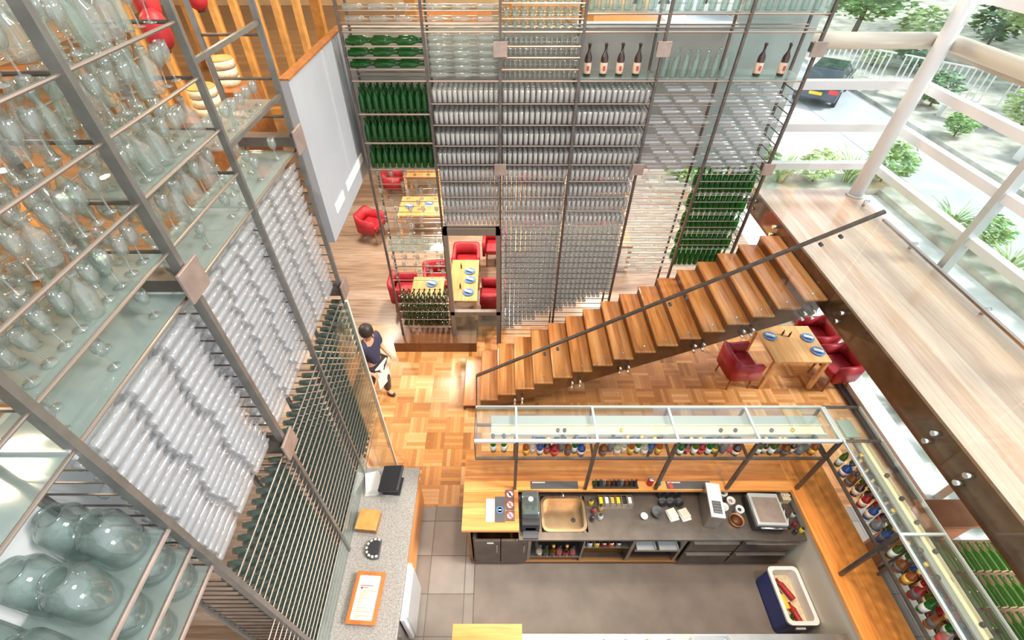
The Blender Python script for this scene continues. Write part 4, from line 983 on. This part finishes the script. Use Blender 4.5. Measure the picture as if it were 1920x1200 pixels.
chair('red armchair under the staircase, left of the near table', (4.18, 5.32, 0), -HALF+.1, G)
chair('red armchair nearest the camera at the right of the near table', (5.86, 5.28, 0), HALF+.1, G)
chair('red armchair behind the nearer one at the right of the near table', (5.80, 5.98, 0), HALF, G)
table('dining table seen through the framed opening of the back rack', (-.72, 7.25, 0), .56, 1.30, 'tables behind the back rack')
setting(-.62, 7.50, 'farthest on the table behind the opening'); setting(-.60, 7.22, 'middle one on the table behind the opening'); setting(-.62, 6.84, 'nearest on the table behind the opening')
sauce(-.80, 7.62, 'far end of the table behind the opening'); sauce(-.78, 6.98, 'near end of the table behind the opening')
chair('red armchair right of the table behind the framed opening', (-.16, 7.12, 0), HALF, G)
chair('red armchair at the head of the table behind the framed opening', (-.74, 8.28, 0), math.pi, G)
chair('red armchair standing farther back at the right of the opening', (-.10, 8.85, 0), math.pi, G)
chair('red armchair half hidden by the rack post left of the opening', (-1.30, 7.62, 0), math.pi+.2, G)
table('dining table behind the lowest stemmed glasses of the first bay', (-1.42, 6.98+.05, 0), .62, .60, 'tables behind the back rack')
table('dining table seen behind the upper stemmed glasses, first bay', (-1.9, 10.1, 0), 1.1, .9, 'tables behind the back rack')
table('farthest dining table, just under the green bottles', (-2.1, 12.0, 0), 1.0, .8, 'tables behind the back rack')
setting(-1.35, 7.1, 'on the table behind the lowest stemmed glasses'); setting(-1.75, 10.2, 'right on the table behind the upper stemmed glasses'); setting(-2.2, 10.05, 'left on the table behind the upper stemmed glasses')
chair('red armchair at the far table under the green bottles', (-2.95, 12.0, 0), -HALF, G)
chair('red armchair by the far left passage beyond the rack', (-3.15, 9.8, 0), -HALF-.3, G)
chair('red armchair left of the table behind the stemmed glasses', (-1.95, 7.3, 0), -HALF, G)
for k, (x, y) in enumerate(((.9, 8.6), (2.3, 8.8), (.9, 10.8), (2.6, 10.9))):
    table('dining table beyond the tumblers, %s' % ('nearer left', 'nearer right', 'farther left', 'farther right')[k], (x, y, 0), 1.2, .8, 'tables behind the back rack')
    chair('red armchair beyond the tumblers at the %s table' % ('nearer left', 'nearer right', 'farther left', 'farther right')[k], (x-.1, y+.75, 0), math.pi, G)

# ---------------------------------------------------------------- lower right: copper duct and green bottles
cpd = thing('copper_duct', 'rounded copper clad duct under the walkway edge', 'duct', (5.02, 2.25, 0))
MB().b2(-.26, .26, -.14, .14, .0, 1.40).build('casing', 'copper', cpd, bevel=.05)
MB().b2(-.28, .28, -.16, .16, 1.40, 1.44).build('cap', 'copper', cpd, bevel=.01)
gr = thing('wine_rack', 'low rack under the walkway holding lying green bottles', 'rack', (5.24, 1.2, 0))
for z in (.55, .86, 1.17): MB().b2(-.42, .42, -.95, .86, z-.02, z).build('shelf', 'fascia', gr)
for sx in (-.42, .42):
    for sy in (-.95, -.05, .86): MB().b2(sx-.015, sx+.015, sy-.015, sy+.015, 0, 1.34).build('post', 'steel', gr)
for r, y in enumerate((1.72, 1.38, 1.04, .70)):
    for k in range(9):
        put(meLime, 'green_bottle', 'light green bottle lying on the low rack under the walkway, %s row, %s across' % (NUM[r], NUM[k]), 'bottle', 'green bottles lying under the walkway', (4.88+.088*k, y, 1.209), (-HALF, 0, 0))

# ---------------------------------------------------------------- upper left: baskets, lanterns, screens
def basket(x, y, z, label):
    b = thing('bamboo_steamer', label, 'steamer', (x, y, z), 0, 'bamboo steamers')
    for k in range(3):
        MB().lathe([(.13, .085*k), (.13, .085*k+.078), (.115, .085*k+.078), (.115, .085*k+.01), (.001, .085*k+.01)], 24).build('tier', 'bamboo', b, smooth=True)
    MB().lathe([(.132, .25), (.120, .262), (.112, .256)], 24).build('top_rim', 'slat', b, smooth=True)
    for z_ in (.0, .25): pass
basket(-2.9, 4.80, 4.86, 'bamboo steamer stack by the second rack post'); basket(-2.92, 5.36, 4.96, 'bamboo steamer stack nearer the grey wall')
pd = thing('pedestal', 'dark sideboard carrying the bamboo steamers behind the left rack', 'sideboard', (-2.9, 5.0, 4.1))
MB().b2(-.22, .22, -.45, .10, 0, .76).build('low_body', 'legwood', pd); MB().b2(-.22, .22, .101, .6, 0, .86).build('high_body', 'legwood', pd)
def lantern(x, y, z, label):
    l = thing('red_lantern', label, 'lantern', (x, y, z+.1), 0, 'red lanterns')
    l.scale = (.62,)*3
    MB().lathe([(.05, 0), (.12, .06), (.145, .14), (.145, .30), (.12, .38), (.05, .44)], 18).build('shade', 'lantern', l, smooth=True)
    MB().lathe([(.055, -.02), (.055, .0)], 12).build('lower_ring', 'black', l); MB().cyl((0, 0, .44), (0, 0, 1.6), .004, 5).build('cord', 'black', l)
lantern(-2.9, 4.55, 5.60, 'red lantern hanging left of the second rack post, upper one'); lantern(-2.95, 5.42, 5.52, 'red lantern hanging right of the second rack post')
lantern(-2.55, 3.98, 5.52, 'red lantern hanging lower, left of the second rack post')
sl = thing('slatted_screen', 'amber timber slat screen standing on the upper floor left', 'screen', (-3.6, 6.6, 4.1))
for k in range(9): MB().box((-.9+.24*k, .05*k, 1.1), (.07, .12, 2.2)).build('slat', 'slat', sl)
MB().bar((-1.1, -.06, 2.2), (1.2, .5, 2.2), .1, .08).build('head_rail', 'slat', sl); MB().bar((-1.1, -.06, .04), (1.2, .5, .04), .1, .08).build('foot_rail', 'slat', sl)
for k, (x, y) in enumerate(((-5.2, 9.2), (-3.2, 9.6), (-1.4, 8.6), (.1, 8.8), (1.35, 8.4))):
    c_ = thing('timber_post', 'amber timber post on the upper floor, %s from the left' % (ORD[k] if k else 'first'), 'post', (x, y, 4.1), 0, 'amber posts on the upper floor')
    MB().box((0, 0, 1.5), (.16, .16, 3.0)).build('shaft', 'slat', c_); MB().box((0, 0, .06), (.22, .22, .12)).build('foot', 'legwood', c_)
for k, (x, y) in enumerate(((-.9, 9.2), (1.9, 8.9), (-5.6, 6.2), (-4.6, 3.0))):
    t = thing('dining_table', 'wooden table on the upper floor, %s' % ('behind the first bays', 'behind the brown bottles', 'beyond the slat screen', 'seen through the near left rack', 'deep behind the near left rack', 'seen between lanterns and wall')[k], 'table', (x, y, 4.1), .2*k, 'tables on the upper floor')
    MB().box((0, 0, .73), (1.5, .8, .05)).build('tabletop', 'legwood', t, bevel=.006)
    for sx in (-1, 1):
        for sy in (-1, 1): MB().box((sx*.65, sy*.32, .354), (.07, .07, .707)).build('leg', 'slat', t)
# vents on the grey wall
for y0, y1, l in ((5.50, 6.40, 'long pale vent strip low on the grey wall'), (4.95, 5.32, 'short pale vent strip low on the grey wall')):
    v = thing('wall_vent', l, 'vent', (-1.98, y0, 3.62)); MB().b2(0, .012, 0, y1-y0, 0, .12).build('cover', 'white', v, bevel=.003)
    m = MB()
    for k in range(3): m.b2(.012, .016, .02, y1-y0-.02, .03+.03*k, .038+.03*k)
    m.build('slots', 'cream', v)
o = thing('wall_rail', 'thin pale strip standing on the grey wall face', 'strip', (-1.98, 5.75, 3.8)); MB().b2(0, .015, 0, .02, 0, 1.38).build('strip', 'silver', o)
for k, (x, l) in enumerate(((1.66, 'left dark round lamp hanging behind the top shelf'), (1.98, 'right dark round lamp hanging behind the top shelf'))):
    o = thing('round_lamp', l, 'lamp', (x+.05, 6.86, 5.42)); MB().cyl((0, 0, 0), (0, .03, 0), .07, 20).build('disc', 'darkgrey', o, smooth=True); MB().cyl((0, .015, .07), (0, .015, .6), .006, 6).build('stem', 'steel', o)

# ---------------------------------------------------------------- waiter
def skin(name, pts, edges, mat, parent, root=0, sub=2):
    me_ = bpy.data.meshes.new(name); me_.from_pydata([p[:3] for p in pts], edges, []); me_.materials.append(M[mat])
    o = bpy.data.objects.new(name, me_); C.objects.link(o)
    if parent: o.parent = parent
    o.modifiers.new('s', 'SKIN'); s = o.modifiers.new('u', 'SUBSURF'); s.levels = sub; s.render_levels = sub
    for i, p in enumerate(pts):
        sv = me_.skin_vertices[0].data[i]; r_ = p[3]; sv.radius = r_ if isinstance(r_, tuple) else (r_, r_); sv.use_root = (i == root)
    return o
wr = thing('person', 'waiter in navy shirt and dark trousers walking past the rack end', 'person', (-2.05, 4.92, 0), R(-25))
# faces +x; walking
P_ = [(0, 0, .95, (.15, .10)), (0, 0, 1.15, (.13, .09)), (.02, 0, 1.36, (.15, .09)), (.03, 0, 1.47, .05), (.05, 0, 1.54, .055), (.06, 0, 1.62, (.085, .075)), (.055, 0, 1.71, (.07, .06)),
      (0, .10, .90, .085), (.10, .10, .50, .058), (.06, .10, .10, .038), (.16, .10, .04, .035),
      (0, -.10, .90, .085), (-.06, -.10, .50, .058), (-.26, -.10, .13, .038), (-.18, -.10, .05, .035),
      (.01, .19, 1.38, .052), (.02, .23, 1.12, .042), (.20, .20, .98, .03), (.27, .18, .97, .028),
      (.01, -.19, 1.38, .052), (-.03, -.24, 1.12, .042), (.12, -.24, .96, .03), (.19, -.23, .95, .028)]
E_ = [(0, 1), (1, 2), (2, 3), (3, 4), (4, 5), (5, 6), (0, 7), (7, 8), (8, 9), (9, 10), (0, 11), (11, 12), (12, 13), (13, 14), (2, 15), (15, 16), (16, 17), (17, 18), (2, 19), (19, 20), (20, 21), (21, 22)]
for base, (hx, hy, hz) in ((18, (.27, .18, .97)), (22, (.19, -.23, .95))):
    for k, (dy, L_) in enumerate(((-.027, .05), (-.009, .065), (.009, .062), (.027, .045))):
        a = len(P_); P_.append((hx+.04, hy+dy, hz, .009)); P_.append((hx+.04+L_*.6, hy+dy, hz-.01, .008)); P_.append((hx+.04+L_, hy+dy, hz-.03, .007))
        E_ += [(base, a), (a, a+1), (a+1, a+2)]
    a = len(P_); sg = -1 if hy > 0 else 1; P_.append((hx+.01, hy+sg*.035, hz, .010)); P_.append((hx+.04, hy+sg*.055, hz-.01, .009)); E_ += [(base, a), (a, a+1)]
body = skin('body', P_, E_, 'skin', wr)
skin('shirt', [(0, 0, .93, (.18, .14)), (0, 0, 1.15, (.165, .13)), (.02, 0, 1.37, (.19, .135)), (.03, 0, 1.47, .075), (.01, .20, 1.385, .078), (.02, .235, 1.15, .058), (.01, -.20, 1.385, .078), (-.025, -.245, 1.15, .058)], [(0, 1), (1, 2), (2, 3), (2, 4), (4, 5), (2, 6), (6, 7)], 'navy', wr)
skin('trousers', [(0, 0, .97, (.17, .12)), (0, .10, .88, .105), (.10, .10, .50, .078), (.06, .10, .12, .062), (0, -.10, .88, .105), (-.06, -.10, .50, .078), (-.25, -.10, .15, .062)], [(0, 1), (1, 2), (2, 3), (0, 4), (4, 5), (5, 6)], 'black', wr)
skin('shoe', [(.03, .10, .05, .045), (.12, .10, .04, .045), (.20, .10, .03, .032)], [(0, 1), (1, 2)], 'black', wr, sub=1); skin('shoe', [(-.28, -.10, .09, .045), (-.20, -.10, .05, .045), (-.12, -.10, .035, .032)], [(0, 1), (1, 2)], 'black', wr, sub=1)
MB().lathe([(.100, 1.60), (.108, 1.66), (.098, 1.72), (.06, 1.765), (.001, 1.78)], 18, Matrix.Translation((.04, 0, 0))).build('hair', 'hair', wr, smooth=True)
mb = MB()
for sy in (-1, 1): mb.lathe([(.001, -.010), (.010, 0), (.001, .010)], 8, Matrix.Translation((.142, sy*.032, 1.635)))
mb.build('eyes', 'black', wr); MB().box((.155, 0, 1.61), (.03, .022, .045), taper=.6).build('nose', 'skin', wr, bevel=.005); MB().box((.142, 0, 1.572), (.012, .045, .010)).build('mouth', 'redink', wr)
MB().prism([(.13, .45), (.15, .96), (.165, .96), (.15, .45)], 1, -.15, .15).build('apron', 'paper', wr)

# ---------------------------------------------------------------- outside
struct('ground', MB().b2(6.45, 60, -20, 70, -.25, -.12), 'paving')
struct('ground', MB().b2(3.9, 6.45, 7.58, 70, -.25, -.12), 'paving')
struct('ground', MB().b2(4.4, 12.0, 12.2, 13.2, -.13, .05), 'soil')
struct('ground', MB().b2(10.9, 12.0, -4, 12.2, -.13, .05), 'soil')
struct('ground', MB().b2(12.2, 14.8, -10, 60, -.125, -.10), 'asphalt')
struct('ground', MB().b2(15.0, 50, -10, 70, -.13, .02), 'soil')
def blades(n, h, spread, wd, lean=.6, seed=0):
    rn = random.Random(seed); mb = MB()
    for i in range(n):
        a = rn.uniform(0, 6.28); r0 = rn.uniform(0, spread*.3); hh = h*rn.uniform(.6, 1); le = lean*rn.uniform(.5, 1.2)*hh
        ca, sa = math.cos(a), math.sin(a); px, py = r0*ca, r0*sa; wx, wy = -sa*wd, ca*wd; vs = []
        for t, k in ((0, .6), (.35, 1), (.7, .8), (1, .05)):
            q_ = le*t*t; z = hh*(t-.35*t*t*lean)
            vs += [(px+ca*q_-wx*k, py+sa*q_-wy*k, z), (px+ca*q_, py+sa*q_, z-.012), (px+ca*q_+wx*k, py+sa*q_+wy*k, z)]
        fs = []
        for j in range(3):
            for e in (0, 1): fs.append((3*j+e, 3*j+e+1, 3*j+e+4, 3*j+e+3))
        mb.add(vs, fs)
    return mb
def crown(n, rx, rz_, s, seed):
    rn = random.Random(seed); mb = MB()
    for i in range(n):
        u = Vector((rn.gauss(0, 1), rn.gauss(0, 1), rn.gauss(0, 1))).normalized(); r_ = rn.uniform(.55, 1)
        mt = Matrix.Translation((u.x*rx*r_, u.y*rx*r_, u.z*rz_*r_)) @ Matrix.Rotation(rn.uniform(0, 6), 4, 'Z') @ Matrix.Rotation(rn.uniform(-1.2, 1.2), 4, 'X')
        k = s*rn.uniform(.6, 1.3)
        mb.add([(-k, 0, 0), (0, -k*.4, .06*k), (k, 0, 0), (0, k*.4, .06*k), (0, 0, .12*k)], [(0, 1, 4), (1, 2, 4), (2, 3, 4), (3, 0, 4)], mt)
    return mb
bl = [blades(60, 1.1, .5, .022, .8, s).mesh('leaves', M[('leaf2', 'leaf', 'leaf2')[s]]) for s in range(3)]
cr = [crown(420, .55, .45, .11, s).mesh('leaves', M[('leaf', 'leaf2', 'leafd')[s]]) for s in range(3)]
stem = MB().cyl((0, 0, 0), (0, 0, .5), .03, 6).mesh('stem', M['bark'])
def plant(x, y, z, k, kind, label, group, s=1):
    o = thing('garden_plant', label, 'plant', (x, y, z), random.uniform(0, 6), group); o.scale = (s,)*3
    ch = bpy.data.objects.new('leaves', (bl if kind else cr)[k % 3]); C.objects.link(ch); ch.parent = o
    if not kind: ch.location = (0, 0, .55)
    c2 = bpy.data.objects.new('stem', stem); C.objects.link(c2); c2.parent = o
    return o
n_ = 0
for i, y in enumerate([-1.5, -.6, .3, 1.2, 2.1, 3.0, 3.9, 4.8, 5.7, 6.6, 7.5, 8.4, 9.3, 10.2]):
    for j, x in enumerate((11.45,)):
        n_ += 1
        plant(x, y, .05, i+j, (i+j) % 2, '%s in the bed along the street window, %s place along' % (('leafy round shrub', 'long-bladed pale plant')[(i+j) % 2], NUM[i]), 'plants along the street window', random.uniform(.75, .9))
for i, x in enumerate([5.2, 6.2, 7.2, 8.2, 9.2, 10.2, 11.2]):
    for j, y in enumerate((12.7,)):
        plant(x, y, .05, i+j, i % 2, '%s in the bed behind the back window, %s from left' % (('leafy round shrub', 'long-bladed pale plant')[i % 2], NUM[i]), 'plants behind the back window', random.uniform(.8, 1.2))
for i, y in enumerate([2.9, 3.8, 4.7, 5.6, 6.6, 7.6]):
    plant(7.0, y, -.12, i, i % 2, 'low plant right outside the floor-level window strip, %s from the near end' % (ORD[i] if i else 'first'), 'low plants outside the window strip', .6)
# trees across the road
def tree(x, y, h, r_, k, label):
    t = thing('tree', label, 'tree', (x, y, 0), 0, 'trees across the road')
    MB().cyl((0, 0, 0), (.2, .1, h*.75), .16, 10, .07).build('trunk', 'bark', t, smooth=True)
    a = crown(2600, r_, r_*.8, .24, 10+k)
    a.build('foliage', ('leaf', 'leaf2', 'leafd')[k % 3], t, loc=(0, 0, h))
for k, (x, y, h, r_) in enumerate(((18.5, 28, 3.2, 2.6), (24, 23.5, 3.6, 2.8), (21, 35, 4.6, 3.4), (30, 29, 4.6, 3.8), (31, 19.5, 4, 3.2), (24.5, 16, 3.0, 2.4), (14, 38, 4, 3.2), (28, 42, 6, 4.5))):
    tree(x, y, h, r_, k, 'leafy tree across the road, %s in the row' % (ORD[k] if k else 'first'))
for k, (x, y, s) in enumerate(((15.7, 16.0, .9), (18.4, 16.6, 1.5), (18.6, 13.2, 1.4), (22.0, 19.0, 1.4), (17.6, 24.2, 1.3), (18.9, 23.3, 1.7), (21.6, 14.5, 1.6), (16.6, 11.2, 1.1), (16.8, 18.9, 1.3), (22.5, 20.5, 1.9), (20.8, 26.5, 2.0), (25.5, 27.5, 2.2))):
    plant(x, y, 0.02, k, 0, 'rounded bush across the road, %s in line' % NUM[k], 'bushes across the road', s)
def bench(x, y, rz, label):
    b = thing('street_bench', label, 'bench', (x, y, 0.02), rz, 'pale benches across the road')
    m = MB()
    for k in range(4): m.box((0, -.22+.13*k, .45), (1.9, .10, .04))
    m.build('seat', 'white', b)
    for sx in (-.8, .8): MB().box((sx, 0, .22), (.1, .5, .43)).build('leg', 'silver', b)
bench(19.0, 26.0, -.7, 'pale slatted bench under the trees, farthest'); bench(16.2, 19.9, -.9, 'pale slatted bench beyond the parked car, middle one'); bench(17.0, 17.3, -.9, 'pale slatted bench nearest the road edge')
pb = thing('planter', 'white planter box on the paving at the far right', 'planter', (17.3, 14.4, 0.02), .5)
MB().b2(-.9, .9, -.35, .35, 0, .6).build('box', 'white', pb); MB().b2(-.82, .82, -.27, .27, .6, .62).build('soil', 'soil', pb)
# fence of upright bars
for k, (x0, y0, x1, y1) in enumerate(((17.0, 21.8, 19.2, 19.2), (19.4, 19.0, 22, 16.2), (14.6, 24.5, 16.8, 22))):
    f = thing('street_fence', 'white upright-bar fence across the road, %s length' % ('middle', 'right', 'left')[k], 'fence', (x0, y0, .02), math.atan2(y1-y0, x1-x0), 'fences across the road')
    L_ = math.hypot(x1-x0, y1-y0)
    for i in range(int(L_/.22)): MB().box((.1+.22*i, 0, .55), (.05, .05, 1.1)).build('bar', 'white', f)
    MB().box((L_/2, 0, 1.08), (L_, .06, .05)).build('top_rail', 'white', f)
# car seen from behind
car = thing('car', 'dark car with red tail lights driving off on the street', 'car', (13.4, 20.6, -.10), R(-38))
car.scale = (.88, .88, .88)
def sect(pts, y0, y1, nm, mt_, bev=.06): MB().prism(pts, 0, y0, y1).build(nm, mt_, car, bevel=bev)
sect([(-2.1, .30), (-2.15, .75), (-1.95, .95), (1.1, 1.0), (2.05, .85), (2.15, .35)], -.88, .88, 'body_shell', 'carpaint', .10)
MB().add([(-.78, -1.85, .94), (.78, -1.85, .94), (.78, 1.15, .98), (-.78, 1.15, .98), (-.62, -1.2, 1.42), (.62, -1.2, 1.42), (.62, .45, 1.42), (-.62, .45, 1.42)], [(0, 3, 2, 1), (4, 5, 6, 7), (0, 1, 5, 4), (1, 2, 6, 5), (2, 3, 7, 6), (3, 0, 4, 7)]).build('cabin', 'carglass', car, bevel=.08)
MB().box((0, -.37, 1.43), (1.2, 1.6, .03)).build('roof', 'carpaint', car, bevel=.01)
for sx in (-1, 1):
    MB().box((sx*.66, -2.12, .74), (.36, .08, .16)).build('tail_light', 'redlamp', car, bevel=.02)
    for sy in (-1.35, 1.35): MB().cyl((sx*.72, sy, .32), (sx*.90, sy, .32), .32, 20).build('wheel', 'tyre', car, smooth=True)
MB().box((0, -2.15, .62), (.52, .03, .12)).build('number_plate', 'yellow', car)

# things rest a hair above the worktops they stand on
for o in list(C.objects):
    if o.parent is None and 'category' in o.keys():
        for h in (.90, .96, 1.1):
            if abs(o.location.z-h) < 1e-6 and o.location.y < 3.3 and not o.name.startswith('display_case') and o.name[:10] != 'glass_rack': o.location.z += .0015
